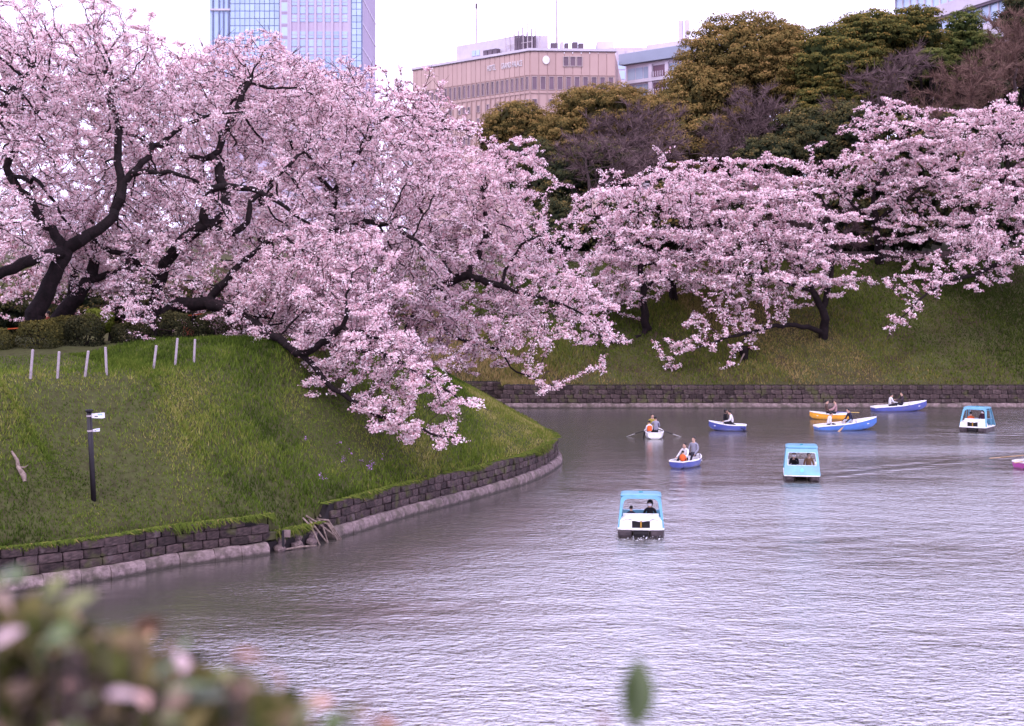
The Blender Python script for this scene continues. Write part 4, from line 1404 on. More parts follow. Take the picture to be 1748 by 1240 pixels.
M['rubble'] = mat('broken_pale_stone', (0.20, 0.14, 0.135), (0.08, 0.056, 0.055), 4, 0.9, 0.6, 16, obj_var=0.2)


def rock_mesh(seed):
    r2 = np.random.default_rng(seed)
    mb = MB().ball((0, 0, 0), 0.5, 8, 5)
    V = np.array(mb.v)
    V = V * (1 + 0.25 * np.sin(V @ r2.normal(0, 4, (3, 1)) + r2.uniform(0, 6)))
    V = np.sign(V) * np.abs(V / 0.5) ** 0.75 * 0.5
    me = bpy.data.meshes.new('rock')
    me.from_pydata([tuple(v) for v in V], [], mb.f)
    me.materials.append(M['rubble'])
    return me


rocks = [rock_mesh(i) for i in range(5)]
words_ = ['squarish pale block beside the standing wall end', 'flat pale slab at the water edge of the collapsed wall', 'pale broken stone leaning under the roots', 'dark edged broken stone in the middle of the collapsed wall',
          'small pale stone half under water at the collapse', 'pale wedge stone near the far end of the collapse', 'rounded broken stone under the curved root', 'upright pale stone at the end of the collapse', 'brown topped stone above the roots']
for i, w_ in enumerate(words_):
    q = S_B0 + (S_B1 - S_B0) * (i + 0.5) / len(words_)
    p, a = left_pt(q, 0.12 + 0.22 * (i % 3))
    sz = (rb.uniform(.28, .48), rb.uniform(.28, .4), rb.uniform(.2, .36))
    o = link('fallen_stone', rocks[i % 5], None, (p[0], p[1], 0.06 + 0.16 * (i % 3)), (rb.uniform(-.3, .3), rb.uniform(-.3, .3), a + rb.uniform(-.5, .5)), sz)
    tag(o, w_, 'stone', 'stones fallen from the slumped wall')
rt = tag(empty('tree_root', (*left_pt(S_B1 - 0.1, .5)[0], 0.5)), 'tangle of bleached roots curving from the collapsed wall into the water', 'root')
o3 = np.array(rt.location)
for i in range(7):
    qa = S_B1 - 0.6 + 0.15 * i
    pa, _ = left_pt(qa, 0.5)
    pb, _ = left_pt(qa + rb.uniform(-.2, .45), 0.12)
    pc, _ = left_pt(qa + rb.uniform(-.1, .6), -0.22)
    MB().tube([np.array([*pa, rb.uniform(.6, .95)]) - o3, np.array([*pb, rb.uniform(.4, .7)]) - o3, np.array([*pc, -0.1]) - o3], [rb.uniform(.025, .05), .035, .02], 6).build('root_strand', M['drift'], rt, True)
pk = tag(empty('stake', (*left_pt(S_B0 + 0.15, -0.02)[0], 0)), 'short grey stake with a notch standing in the water beside the wall end', 'stake')
MB().box((0, 0, 0.2), (0.07, 0.07, 0.9)).build('shaft', M['iron'], pk)
MB().box((0.12, 0, 0.55), (0.2, 0.06, 0.22)).build('block', M['rubble'], pk)
MB().tube([(0.0, 0.05, 0.05), (0.5, 0.4, 0.08), (0.9, 0.8, 0.04)], [.03, .03, .02], 6).build('plank', M['drift'], pk)

fl = []
for (u_, v_, n_, su, sv) in ((632, 802, 7, 8, 5), (560, 770, 2, 20, 8), (553, 826, 2, 3, 3), (600, 795, 3, 20, 8)):
    for _ in range(n_):
        fl.append(on_left(u_ + r.normal(0, su), v_ + r.normal(0, sv)))
fl = np.array(fl)
Q = (fl[:, None] + r.normal(0, 1, (len(fl), 8, 3)) * np.array([.05, .05, .05]) + np.array([0, 0, .22])).reshape(-1, 3)
V, Fc = flakes(Q, r.normal(0, 1, Q.shape), 0.05 * r.uniform(.6, 1.3, len(Q)), r)
tag(mk('violet_flowers', V, Fc, M['flower'], tint=r.uniform(0, 1, len(Q))), 'scattered violet wild flowers in the grass above the curved wall', 'flowers', None, 'stuff')

# stump on the opposite slope
p = np.array([(1272 - CX) / F * 99.3, 99.3, 0])
p[2] = far_z(p[:1], p[1:2])[0]
st = tag(empty('stump', p), 'dark upturned stump with bare roots on the opposite grass slope', 'stump')
MB().loft([[((.34 + .1 * math.sin(q * 3)) * k_ * math.cos(q) + x_, .3 * k_ * math.sin(q), z_) for q in np.linspace(0, 6.283, 10, endpoint=False)] for z_, k_, x_ in ((-.2, .5, 0), (.35, .8, -.05), (.75, 1.1, -.12), (.95, .8, -.1))]).build('bole', M['bark'], st)
for i in range(6):
    a = i * 1.05
    MB().tube([(0, 0, .65), (.5 * math.cos(a), .3 * math.sin(a), .85), (.95 * math.cos(a), .5 * math.sin(a), .7 + .2 * math.sin(i))], [.1, .06, .02], 6).build('root', M['bark'], st)
MB().tube([(-.1, -.2, .4), (-.35, -.4, 0), (-.5, -.5, -.4)], [.06, .05, .03], 6).build('pale_root', M['drift'], st)

# rope rail on the crest
for lab, ua, ub, v_, d_ in (('low rusty rail on stakes at the picture edge behind the bushes', -40, 52, 563, 60), ('low orange rail on stakes under the low cherry limb', 305, 352, 539, 63)):
    a, b = P(ua, v_, d_), P(ub, v_ - 4, d_)
    rl = tag(empty('rope_rail', (a[0], d_, ground_z(a[0], d_))), lab, 'rail', 'low rails in the park')
    o3 = np.array(rl.location)
    MB().tube([a - o3, (a + b) / 2 - o3 - (0, 0, .04), b - o3], 0.03, 6).build('rail', cloth('orange_rope', (0.55, 0.10, 0.035)), rl)
    for q in (0.02, 0.5, 0.98):
        c = a * (1 - q) + b * q - o3
        MB().tube([(c[0], c[1], -0.2), (c[0], c[1], c[2] + .06)], 0.035, 6).build('stake', M['bark'], rl)


# ------------------------------------------------------------------ people
def person(label, root_loc, rz, top, legs=None, hair='hair', hair_style='short', mask=False, hood=False, vest=None, lean=0.08, arms='row', s=1.0,
           group='people out on the boats', standing=False, turn=0.0, look=0.0):
    """a seated (or standing) figure: one continuous skinned body; faces +Y before turning by rz"""
    legs = legs or cloth('dark_trousers', (0.03, 0.028, 0.04))
    root = tag(empty('person', root_loc, (0, 0, rz)), label, 'person', group)
    sl, cl = math.sin(lean), math.cos(lean)

    def up(h, y=0.0, x=0.0):
        return (x, y * cl + h * sl, h * cl - y * sl + 0.10)
    ct_, st_ = math.cos(turn), math.sin(turn)

    def uph(h, y=0.0, x=0.0):                      # on the head, which may be turned on the neck
        return up(h, x * st_ + y * ct_, x * ct_ - y * st_)
    pts, rad, lab, edges = [], [], [], []

    def v(p, rr, l):
        pts.append(Vector(p) * s)
        rad.append((rr[0] * s, rr[1] * s) if isinstance(rr, tuple) else (rr * s, rr * s))
        lab.append(l)
        return len(pts) - 1

    def chain(a, *vs):
        for b in vs:
            edges.append((a, b))
            a = b
        return a
    pel = v(up(0), (0.15, 0.11), 'legs')
    waist = v(up(0.20), (0.13, 0.095), 'top')
    chest = v(up(0.38), (0.155, 0.10), 'top')
    neckb = v(up(0.49), (0.085, 0.075), 'top')
    neck = v(up(0.55, 0.01), 0.052, 'skin')
    jaw = v(up(0.62, 0.025), (0.062, 0.075), 'skin')
    skull = v(up(0.70, 0.015), (0.075, 0.092), 'skin')
    crown = v(up(0.765, 0.005), (0.05, 0.06), 'skin')
    nose = v(uph(0.655, 0.12), 0.012, 'skin')
    chain(pel, waist, chest, neckb, neck, jaw, skull, crown)
    chain(jaw, nose)
    hands = []
    for sx in (-1, 1):
        if standing:
            kn, an, to = (sx * .10, .02, -.36), (sx * .10, 0, -.76), (sx * .11, .14, -.82)
        else:
            kn, an, to = (sx * .14, .42, .16), (sx * .13, .62, -.22), (sx * .13, .76, -.26)
        hip = v((sx * .09, .03 if standing else .08, .06), .085, 'legs')
        k = v(kn, .065, 'legs')
        a_ = v(an, .045, 'legs')
        t_ = v(to, .035, 'shoe')
        chain(pel, hip, k, a_, t_)
        sh = v(up(0.45, 0, sx * .17), .06, 'top')
        if arms == 'row':
            el, wr = up(.24, .20, sx * .25), up(.20, .44, sx * .20)
        elif arms == 'forward':
            el, wr = up(.26, .16, sx * .22), up(.30, .42, sx * .12)
        elif arms == 'phone':
            el, wr = up(.24, .15, sx * .21), up(.47, .30, sx * .06)
        else:
            el, wr = up(.22, .06, sx * .24), up(.06, .22, sx * .16)
        e_ = v(el, .047, 'top')
        w_ = v(wr, .034, 'top')
        dv = (Vector(wr) - Vector(el)).normalized()
        hd = v(tuple(Vector(wr) + dv * .07), (.036, .022), 'skin')
        chain(neckb, sh, e_, w_, hd)
        hands.append((Vector(wr) + dv * .09, dv, sx))
    me = bpy.data.meshes.new('body')
    me.from_pydata(pts, edges, [])
    ob = bpy.data.objects.new('body_cage', me)
    col.objects.link(ob)
    ob.modifiers.new('skin', 'SKIN').use_smooth_shade = True
    ob.modifiers.new('sub', 'SUBSURF').levels = 1
    sv = me.skin_vertices[0].data
    for i, rr in enumerate(rad):
        sv[i].radius = rr
        sv[i].use_root = (i == 0)
    dg = bpy.context.evaluated_depsgraph_get()
    ev = bpy.data.meshes.new_from_object(ob.evaluated_get(dg))
    bpy.data.objects.remove(ob)
    V = [tuple(x.co) for x in ev.vertices]
    Fc = [tuple(p.vertices) for p in ev.polygons]
    bpy.data.meshes.remove(ev)
    PT = np.array([tuple(p) for p in pts])
    # sample points along bones for colouring
    samp, sl_ = [], []
    for a, b in edges:
        for t in np.linspace(0, 1, 6):
            samp.append(PT[a] * (1 - t) + PT[b] * t)
            l = lab[b] if t > 0.45 else lab[a]
            if lab[a] == 'top' and lab[b] == 'skin':
                l = 'skin' if t > 0.75 else 'top'
            sl_.append(l)
    samp = np.array(samp)
    mats = [top, legs, M['skin'], M['black']]
    key = {'top': 0, 'legs': 1, 'skin': 2, 'shoe': 3}
    midx = []
    for f in Fc:
        c = np.mean([V[i] for i in f], 0)
        midx.append(key[sl_[int(np.argmin(((samp - c) ** 2).sum(1)))]])
    # five unequal, bent fingers on each hand, joined into the same mesh
    mb = MB()
    mb.v, mb.f = list(V), list(Fc)
    for hp, dv, sx in hands:
        side = dv.cross(Vector((0, 0, 1))).normalized()
        dn = side.cross(dv).normalized()
        if dn.z > 0:
            dn = -dn
        for i, ln in enumerate((.062, .07, .064, .05)):
            a = hp + side * (i - 1.5) * .017
            b = a + dv * ln * .5
            c = b + dv * ln * .15 + dn * ln * .5
            mb.tube([a * s, b * s, c * s], [.0085 * s, .0085 * s, .006 * s], 5)
        a = hp - dv * .03 + side * .03 * (-sx)
        mb.tube([a * s, (a + dv * .03 + side * .012 * (-sx)) * s, (a + dv * .045 + dn * .03) * s], [.010 * s, .0095 * s, .007 * s], 5)
    midx += [2] * (len(mb.f) - len(midx))
    body = mk('body', mb.v, mb.f, mats, root, True, midx=midx)
    # hair, mask, hood, vest
    hc = Vector(up(0.70, 0.0)) * s

    def shell(name, m, front, rx, ry, rz_, lowback, lowfront, oy=0.0):
        mb = MB()
        rings = []
        for i in range(7):
            t = i / 6
            ring = []
            for q in np.linspace(0, 2 * math.pi, 14, endpoint=False):
                fr = max(0, math.sin(q))                       # 1 at the face side
                low = lowback * (1 - fr) + lowfront * fr
                ph = t * low
                bump = 1 + 0.04 * math.sin(q * 5 + i)
                ring.append((hc.x + rx * s * bump * math.sin(ph) * math.cos(q + turn), hc.y + oy * s + ry * s * bump * math.sin(ph) * math.sin(q + turn), hc.z + rz_ * s * math.cos(ph) - (0.10 * s if (ph > 2.2) else 0)))
            rings.append(ring)
        return mb.loft(rings[::-1], caps=False).build(name, m, root, True)
    hm = M[hair] if hair in M else M['hair']
    if not hood:
        shell('hair', hm, 0, .092, .108, .105, 2.0 if hair_style == 'short' else 2.55, 1.0, -0.008)
    else:
        shell('hood', top, 0, .118, .135, .13, 2.6, 1.15, -0.012)
    for sx in (-1, 1):
        MB().ball(tuple((Vector(uph(.685, .099, sx * .03))) * s), .011 * s, 6, 4).build('eye', M['black'], root)
        MB().ball(tuple((Vector(uph(.665, .0, sx * .078))) * s), (.012 * s, .022 * s, .03 * s), 6, 4).build('ear', M['skin'], root)
    if mask:
        mb = MB()
        rings = [[tuple(Vector(uph(.655 + zz, .02 + .095 * math.cos(q) * kk, .082 * math.sin(q) * kk)) * s) for q in np.linspace(-1.3, 1.3, 8)] for zz, kk in ((.03, .96), (.0, 1.1), (-.04, 1.0), (-.06, .85))]
        mb.loft(rings, closed=False).build('face_mask', M['mask'], root, True)
    else:
        MB().ball(tuple(Vector(uph(.622, .098)) * s), (.022 * s, .008 * s, .007 * s), 6, 4).build('mouth', cloth('lips', (.32, .10, .09)), root)
    if vest:
        rings = []
        for h_, rx, ry in ((.10, .165, .135), (.24, .17, .14), (.38, .185, .145), (.46, .13, .11)):
            rings.append([tuple(Vector(up(h_, ry * math.sin(q), rx * math.cos(q))) * s) for q in np.linspace(0, 6.283, 14, endpoint=False)])
        MB().loft(rings, caps=False).build('life_vest', vest, root, True)
    return root


# ------------------------------------------------------------------ rowing boats
def waterline(u, v):
    d = CAMZ * F / (v - HV)
    return np.array([(u - CX) / F * d, d, 0.0])


ROW = [  # t, half breadth, sheer height, floor height, floor half breadth
    (0.0, .46, .43, .02, .34), (.12, .54, .43, -.06, .42), (.3, .61, .40, -.10, .47), (.5, .62, .39, -.11, .48), (.68, .54, .42, -.10, .40), (.82, .38, .45, -.06, .26), (.93, .18, .48, .04, .10), (1.0, .03, .51, .20, .012)]


def rowboat(label, u, v, yaw, m, length=3.6, pitch=0.0, roll=0.0, dz=0.0, sc=1.0):
    """bow points along +Y before turning"""
    p = waterline(u, v)
    root = tag(empty('rowing_boat', (p[0], p[1], dz), (R(pitch), R(roll), R(yaw))), label, 'rowing boat', 'rowing boats on the moat')
    root.scale = (sc, sc, sc)
    L_ = length
    outer, inner = [], []
    for t, hb, sh, fl_, fb in ROW:
        y_ = (t - 0.5) * L_
        outer.append([(-hb, y_, sh), (-hb * .97, y_, sh * .55), (-fb * 1.05, y_, fl_ + .08), (-fb * .5, y_, fl_), (fb * .5, y_, fl_), (fb * 1.05, y_, fl_ + .08), (hb * .97, y_, sh * .55), (hb, y_, sh)])
        k = max(hb - .045, .005) / hb
        yi = y_ + (.05 if t == 0 else (-.06 if t == 1 else 0))
        inner.append([(-hb * k, yi, sh - .005), (-hb * .95 * k, yi, sh * .55), (-fb * k, yi, fl_ + .13), (-fb * .5 * k, yi, fl_ + .10), (fb * .5 * k, yi, fl_ + .10), (fb * k, yi, fl_ + .13), (hb * .95 * k, yi, sh * .55), (hb * k, yi, sh - .005)])
    mb = MB().loft(outer, closed=False)
    n = len(outer[0])
    mb.f.append(tuple(range(n)))                                  # transom
    mb.build('hull', m, root, True).data.polygons.foreach_set('use_smooth', [True] * (len(outer) - 1) * (n - 1) + [False])
    mb = MB().loft([r_[::-1] for r_ in inner], closed=False)
    mb.f.append(tuple(range(n - 1, -1, -1)))
    mb.build('lining', M['white'], root)
    for side in (0, -1):
        path = [Vector(o_[side]) + Vector((0, 0, .012)) for o_ in outer]
        MB().tube(path, [.038] * (len(path) - 1) + [.03], 6).build('gunwale', M['white'], root, True)
    MB().box((0, -L_ / 2 + .01, .43), (.92, .06, .07)).build('transom_cap', M['white'], root)
    for yy, hw in ((-.34, .55), (0.02, .57), (.30, .42)):
        MB().box((0, yy * L_, .25), (hw * 1.86, .24, .035)).build('thwart', M['white'], root)
    for sx in (-1, 1):
        MB().tube([(sx * .60, .10 * L_, .40), (sx * .61, .10 * L_, .50)], .018, 6).build('rowlock', M['iron'], root)
    return root, p


def seat_at(root, y, x=0.0, z=0.36):
    m = Matrix.Translation(root.location) @ root.rotation_euler.to_matrix().to_4x4() @ Matrix.Diagonal((*root.scale, 1))
    return m @ Vector((x, y, z))


def oar(label, a, b, m_shaft=None, blade=None):
    """from grip a to blade tip b"""
    a, b = Vector(a), Vector(b)
    dv = (b - a)
    L_ = dv.length
    root = tag(empty('oar', a), label, 'oar', 'oars of the rowing boats')
    root.rotation_euler = dv.to_track_quat('Z', 'Y').to_euler()
    MB().tube([(0, 0, 0), (0, 0, .15), (0, 0, L_ - .5)], [.016, .024, .02], 7).build('shaft', m_shaft or M['oarwood'], root, True)
    MB().loft([[(-w_, -.008, z_), (w_, -.008, z_), (w_, .008, z_), (-w_, .008, z_)] for z_, w_ in ((L_ - .55, .02), (L_ - .42, .06), (L_ - .1, .08), (L_, .07))]).build('blade', blade or M['oarwood'], root)
    return root


C_ = cloth
black_ = C_('black_jacket', (.016, .014, .018))
white_ = C_('white_shirt', (.74, .70, .73))
grey_ = C_('grey_jacket', (.30, .29, .36))
brown_ = C_('brown_coat', (.10, .06, .05))
pink_ = C_('dusty_pink_coat', (.42, .25, .25))
navy_ = C_('navy_jacket', (.025, .025, .05))
yellow_ = C_('mustard_top', (.42, .33, .06))
tan_ = C_('tan_coat', (.24, .13, .075))

# white boat seen from astern
b, p = rowboat('white rowing boat seen end-on with both oars spread wide', 1116, 746, -3, M['white'], 3.0, 1, sc=.82)
person('person in grey jacket rowing the white boat, seen from behind', seat_at(b, -.7, .1), R(8), grey_, arms='row', vest=None)
person('small person in orange life vest beside the grey jacketed rower', seat_at(b, -1.0, -.32, .30), R(20), white_, vest=M['orange'], s=.82, arms='lap')
person('person in mustard top half hidden behind the grey jacketed rower', seat_at(b, .25, -.1, .42), R(188), yellow_, arms='lap')
for sx, lab in ((-1, 'oar reaching out from the white boat towards the promontory'), (1, 'oar reaching out from the white boat towards the open water')):
    oar(lab, seat_at(b, -.35, sx * .28, .55), seat_at(b, .15, sx * 1.85, -.02), M['iron'], M['white'])

b, p = rowboat('nearest blue rowing boat, turned three-quarters, with a child in an orange vest aboard', 1175, 796, -36, M['blue'], 2.7, 2, sc=.80)
person('rower in white shirt facing the promontory in the nearest blue boat', seat_at(b, -.15, -.08, .30), R(140), white_, vest=None, arms='row', lean=0.15, s=.95)
person('tall person in grey sitting upright in the bow of the nearest blue boat', seat_at(b, .62, .05, .50), R(144), grey_, arms='lap')
person('child in orange life vest facing the white shirted rower', seat_at(b, -.95, .16, .28), R(-36), C_('orange_top', (.7, .16, .05)), vest=M['orange'], s=.66, arms='lap')
oar('pale oar dipping straight down beside the nearest blue boat', seat_at(b, .7, -.5, .75), seat_at(b, .85, -.95, -.35))

b, p = rowboat('blue rowing boat between the white one and the yellow one, bow raised towards the promontory', 1241, 735, 78, M['blue'], 2.5, 4, 0, .02, sc=.84)
person('person in black with long hair hunched in the middle blue boat', seat_at(b, .22, 0), R(-80), black_, hair_style='long', arms='lap', lean=.15)
person('person in white leaning forward to row in the middle blue boat', seat_at(b, -.42, 0), R(85), white_, arms='forward', lean=.35)
oar('dark oar trailing behind the middle blue boat', seat_at(b, -.3, -.3, .55), seat_at(b, -1.55, -.75, .02), M['iron'], M['iron'])

b, p = rowboat('yellow rowing boat lying behind the bright blue one', 1417, 716, 82, M['yellow'], 2.9, 1.5, sc=.86)
person('person in dark brown coat sitting in the yellow boat', seat_at(b, .3, 0), R(-95), brown_, arms='lap')
person('person in dusty pink coat facing the brown coat in the yellow boat', seat_at(b, -.42, 0), R(80), pink_, arms='row', hair='hair_brown')
oar('blue oar with a yellow blade stretched behind the yellow boat', seat_at(b, .1, .5, .48), seat_at(b, -2.1, .75, .50), M['blue'], C_('yellow_blade', (.75, .52, .16)))

b, p = rowboat('bright blue rowing boat in front of the yellow one, its bow lifted high', 1446, 734, -83, M['brightblue'], 3.6, 6.5)
person('person in white with head bowed in the bright blue boat', seat_at(b, -1.15, 0, .32), R(-85), white_, arms='lap', lean=.35)
person('person in navy jacket bent over the oars of the bright blue boat', seat_at(b, .35, 0), R(105), navy_, arms='row', lean=.4, legs=C_('pale_trousers', (.5, .47, .5)))
oar('pale blue oar lying along the side of the bright blue boat', seat_at(b, .2, .3, .62), seat_at(b, -.9, .95, .05), C_('pale_blue_shaft', (.28, .42, .6)))

b, p = rowboat('farthest blue rowing boat, close to the opposite stone wall', 1537, 702, -82, M['blue'], 3.7, 5)
person('person in white reaching for the oars in the farthest blue boat', seat_at(b, -.75, 0), R(-80), white_, arms='forward', lean=.25)
person('person in dark clothes sitting tall in the farthest blue boat', seat_at(b, .18, 0), R(100), C_('charcoal_jacket', (.055, .04, .05)), arms='forward')

b, p = rowboat('magenta rowing boat cut off by the picture edge', 1778, 798, -70, M['magenta'], 3.0, 3, sc=.85)
person('person in black with a pale scarf rowing the magenta boat', seat_at(b, -.7, 0), R(-70), black_, arms='row', vest=None)
oar('blue oar with a wooden blade sticking out ahead of the magenta boat', seat_at(b, -.6, .3, .55), seat_at(b, -2.0, .3, .45), M['brightblue'])
oar('long thin wooden oar held level above the magenta boat', seat_at(b, -.5, -.3, .68), seat_at(b, -2.6, -.9, .62))


# ------------------------------------------------------------------ pedal boats
def rounded(hw_b, hw_t, z0, z1, rad, n=10, rad_b=0.02):
    """closed outline in the XZ plane: trapezoid with rounded top corners, counter-clockwise from bottom left"""
    out = []
    for (cx, cz, rr, a0) in ((-1, 0, rad_b, math.pi), (1, 0, rad_b, 1.5 * math.pi), (1, 1, rad, 0), (-1, 1, rad, .5 * math.pi)):
        hw = hw_t if cz else hw_b
        x_ = cx * (hw - rr)
        z_ = (z1 - rr) if cz else (z0 + rr)
        for i in range(n):
            a = a0 + .5 * math.pi * i / (n - 1)
            out.append((x_ + rr * math.cos(a), z_ + rr * math.sin(a)))
    return out


def frame(outer, inner, y0, y1, shear=0.0):
    """flat ring between two outlines, with thickness along Y; shear slopes it with height"""
    n = len(outer)
    g = lambda pt, y_: (pt[0], y_ + shear * pt[1], pt[1])
    V = [g(q, y0) for q in outer] + [g(q, y0) for q in inner] + [g(q, y1) for q in outer] + [g(q, y1) for q in inner]
    Fc = []
    for i in range(n):
        j = (i + 1) % n
        Fc += [(i, j, n + j, n + i), (2 * n + j, 2 * n + i, 3 * n + i, 3 * n + j), (j, i, 2 * n + i, 2 * n + j), (n + i, n + j, 3 * n + j, 3 * n + i)]
    return V, Fc


def pedalo(label, u, v, yaw, zs=.90):
    p = waterline(u, v)
    root = tag(empty('pedal_boat', p, (R(-1), 0, R(yaw))), label, 'pedal boat', 'pedal boats with cyan canopies')
    root.scale = (.94, .92, zs)
    for sx in (-1, 1):
        rings = []
        for y_, w_, zt, zb in ((-1.22, .20, .20, .06), (-1.1, .25, .24, -.14), (0, .26, .24, -.18), (.95, .25, .24, -.15), (1.2, .20, .23, .02), (1.3, .10, .22, .12)):
            rings.append([(sx * .55 - w_, y_, zt), (sx * .55 - w_ * .85, y_, zb), (sx * .55 + w_ * .85, y_, zb), (sx * .55 + w_, y_, zt)])
        MB().loft(rings).build('float', M['float'], root)
    rings = [[(x_ * k_, y_ * k_ + .02, z_) for x_, y_ in ((-.80, -1.10), (-.70, -1.2), (.70, -1.2), (.80, -1.10), (.80, 1.0), (.66, 1.26), (-.66, 1.26), (-.80, 1.0))] for z_, k_ in ((.235, .98), (.262, 1.0), (.30, 1.0), (.315, .98))]
    MB().loft(rings).build('deck', M['white'], root)
    # white double-humped rear cover with the paddle well between
    prof = lambda x_: .60 + .16 * math.exp(-((abs(x_) - .42) / .22) ** 2) - .02 * abs(x_)
    xs = np.linspace(-.70, .70, 15)
    mb = MB()
    ringA = [(x_ * 1.04, -1.14, .317 + (prof(x_) - .317) * .80) for x_ in xs]
    ringB = [(x_ * .98, -.92, prof(x_)) for x_ in xs]
    ringC = [(x_ * .96, -.52, prof(x_) + .02) for x_ in xs]
    ringD = [(x_ * .96, -.42, prof(x_) - .12) for x_ in xs]
    mb.loft([ringA, ringB, ringC, ringD], closed=False)
    mb.build('rear_cover', M['white'], root, True)
    for sx in (-1, 1):
        mb = MB()
        xo, xi = sx * .74, sx * .31
        mb.loft([[(xo, -1.15, .318), (xi, -1.15, .318), (xi, -1.15, .60), (sx * .45, -1.15, .65), (xo * .97, -1.15, .55)],
                 [(xo, -.43, .318), (xi, -.43, .318), (xi, -.43, .56), (sx * .45, -.43, .64), (xo * .93, -.43, .55)]])
        mb.build('rear_side', M['white'], root)
    MB().box((0, -.80, .45), (.60, .5, .262)).build('well_shade_box', M['black'], root)  # solid black box, the shade of the open well put into its colour
    MB().box((0, -1.12, .46), (.05, .06, .28)).build('rudder_post', M['ochre'], root)
    MB().box((0, -1.155, .62), (.62, .03, .06)).build('well_lip', M['white'], root)
    for k in range(6):
        a = k * math.pi / 3
        MB().box((0, -.95 + .17 * math.cos(a), .14 + .17 * math.sin(a)), (.5, .02, .12)).build('paddle', M['black'], root)
    # bench and inside
    MB().box((0, -.28, .345), (1.24, .46, .056)).build('bench', M['white'], root)
    MB().box((0, -.47, .62), (1.24, .07, .30)).build('seat_back', M['white'], root)
    MB().box((0, .45, .45), (.16, .7, .26)).build('console', M['white'], root)
    # canopy: rear arch, front panel with window, roof, rails
    V, Fc = frame(rounded(.80, .70, .30, 1.44, .16), rounded(.735, .61, .32, 1.345, .20), -1.18, -1.08, .42)
    MB().add(V, Fc).build('rear_arch', M['cyan'], root)
    V, Fc = frame(rounded(.80, .70, .29, 1.44, .12), rounded(.64, .60, .70, 1.24, .07, rad_b=.06), 1.42, 1.48, -.62)
    MB().add(V, Fc).build('front_panel', M['cyan'], root)
    V, Fc = frame(rounded(.655, .615, .685, 1.255, .07, rad_b=.06), rounded(.63, .59, .71, 1.23, .07, rad_b=.06), 1.41, 1.492, -.62)
    MB().add(V, Fc).build('window_rim', C_('pale_rubber', (.45, .6, .75)), root)
    rings = []
    for z_, k_ in ((1.40, .99), (1.43, 1.02), (1.47, 1.0), (1.50, .90), (1.51, .7)):
        rings.append([(x_ * k_, .02 + y_ * k_, z_) for x_, y_ in ((-.70, -.48), (-.62, -.58), (.62, -.58), (.70, -.48), (.70, .50), (.62, .60), (-.62, .60), (-.70, .50))])
    MB().loft(rings).build('roof', M['cyan'], root)
    MB().box((0, .05, 1.52), (.14, .16, .03)).build('roof_vent', C_('teal_vent', (.05, .30, .36)), root)
    for sx in (-1, 1):
        MB().tube([(sx * .76, .30, .3), (sx * .72, .26, .9), (sx * .67, .22, 1.42)], [.03, .026, .03], 6).build('side_rail', M['cyan'], root)
    q = np.linspace(0, 6.283, 16, endpoint=False)
    MB().loft([[(.085 * math.cos(a) * k_, 1.482 - .62 * (.50 + .085 * math.sin(a) * k_) + yy, .50 + .085 * math.sin(a) * k_) for a in q] for yy, k_ in ((-.01, 1), (.008, 1))][::-1]).build('emblem', C_('pale_blue_badge', (.20, .55, .75)), root)
    MB().box((0, 1.30, .275), (1.56, .05, .04)).build('bumper', M['white'], root)
    return root, p


b, p = pedalo('nearest pedal boat, seen from behind with its white double-humped rear cover', 1094, 908, -5, .86)
person('person in black hooded jacket with white face mask looking back from the nearest pedal boat', seat_at(b, -.16, .32, .31), R(-5), black_, hood=True, mask=True, arms='lap', turn=R(165), s=.88)
person('small dark haired person low beside the hooded one in the nearest pedal boat', seat_at(b, -.18, -.34, .31), R(-5), navy_, s=.68, arms='lap')
b, p = pedalo('pedal boat coming head-on with its cyan window panel towards the viewer', 1368, 816, 170, .94)
person('person in black with white mask behind the window of the head-on pedal boat', seat_at(b, -.1, .32, .31), R(165), black_, hair_style='long', mask=True, arms='phone', s=.88)
person('long haired person in tan coat behind the window of the head-on pedal boat', seat_at(b, -.1, -.32, .31), R(180), tan_, hair='hair_brown', hair_style='long', arms='lap', s=.88)
b, p = pedalo('farthest pedal boat near the opposite wall, seen at an angle', 1668, 735, -32)
person('person in bright orange vest in the farthest pedal boat', seat_at(b, -.1, -.36, .31), R(-30), C_('orange_top', (.7, .16, .05)), vest=M['orange'], arms='forward', s=.86)
person('person in dark clothes on the far seat of the farthest pedal boat', seat_at(b, -.1, .34, .46), R(-34), C_('plum_jacket', (.07, .03, .05)), mask=True, arms='lap', turn=R(150), s=.86)

# strollers half hidden under the grove
for lab, u_, v_, d_, top_, kw in (
        ('stroller in dark coat standing by the forked trunk', 72, 528, 58, brown_, dict(hair='hair')),
        ('stroller in rusty red top beside the leaning trunk', 82, 534, 60, C_('rust_top', (.32, .08, .05)), dict()),
        ('person in pale shirt under the hanging blossom cluster', 272, 536, 61, white_, dict()),
        ('person in lavender shirt beside the pale shirted one', 262, 541, 62, C_('lavender_shirt', (.40, .40, .58)), dict()),
        ('person in terracotta top under the low cherry limb', 322, 546, 62.5, C_('terracotta_top', (.30, .09, .05)), dict())):
    px = P(u_, v_, d_)
    g_ = ground_z(px[0], d_)
    person(lab, (px[0], d_, g_ + 0.84), R(random.uniform(60, 300)), top_, standing=True, arms='lap', group='strollers in the park', lean=.02, **kw)


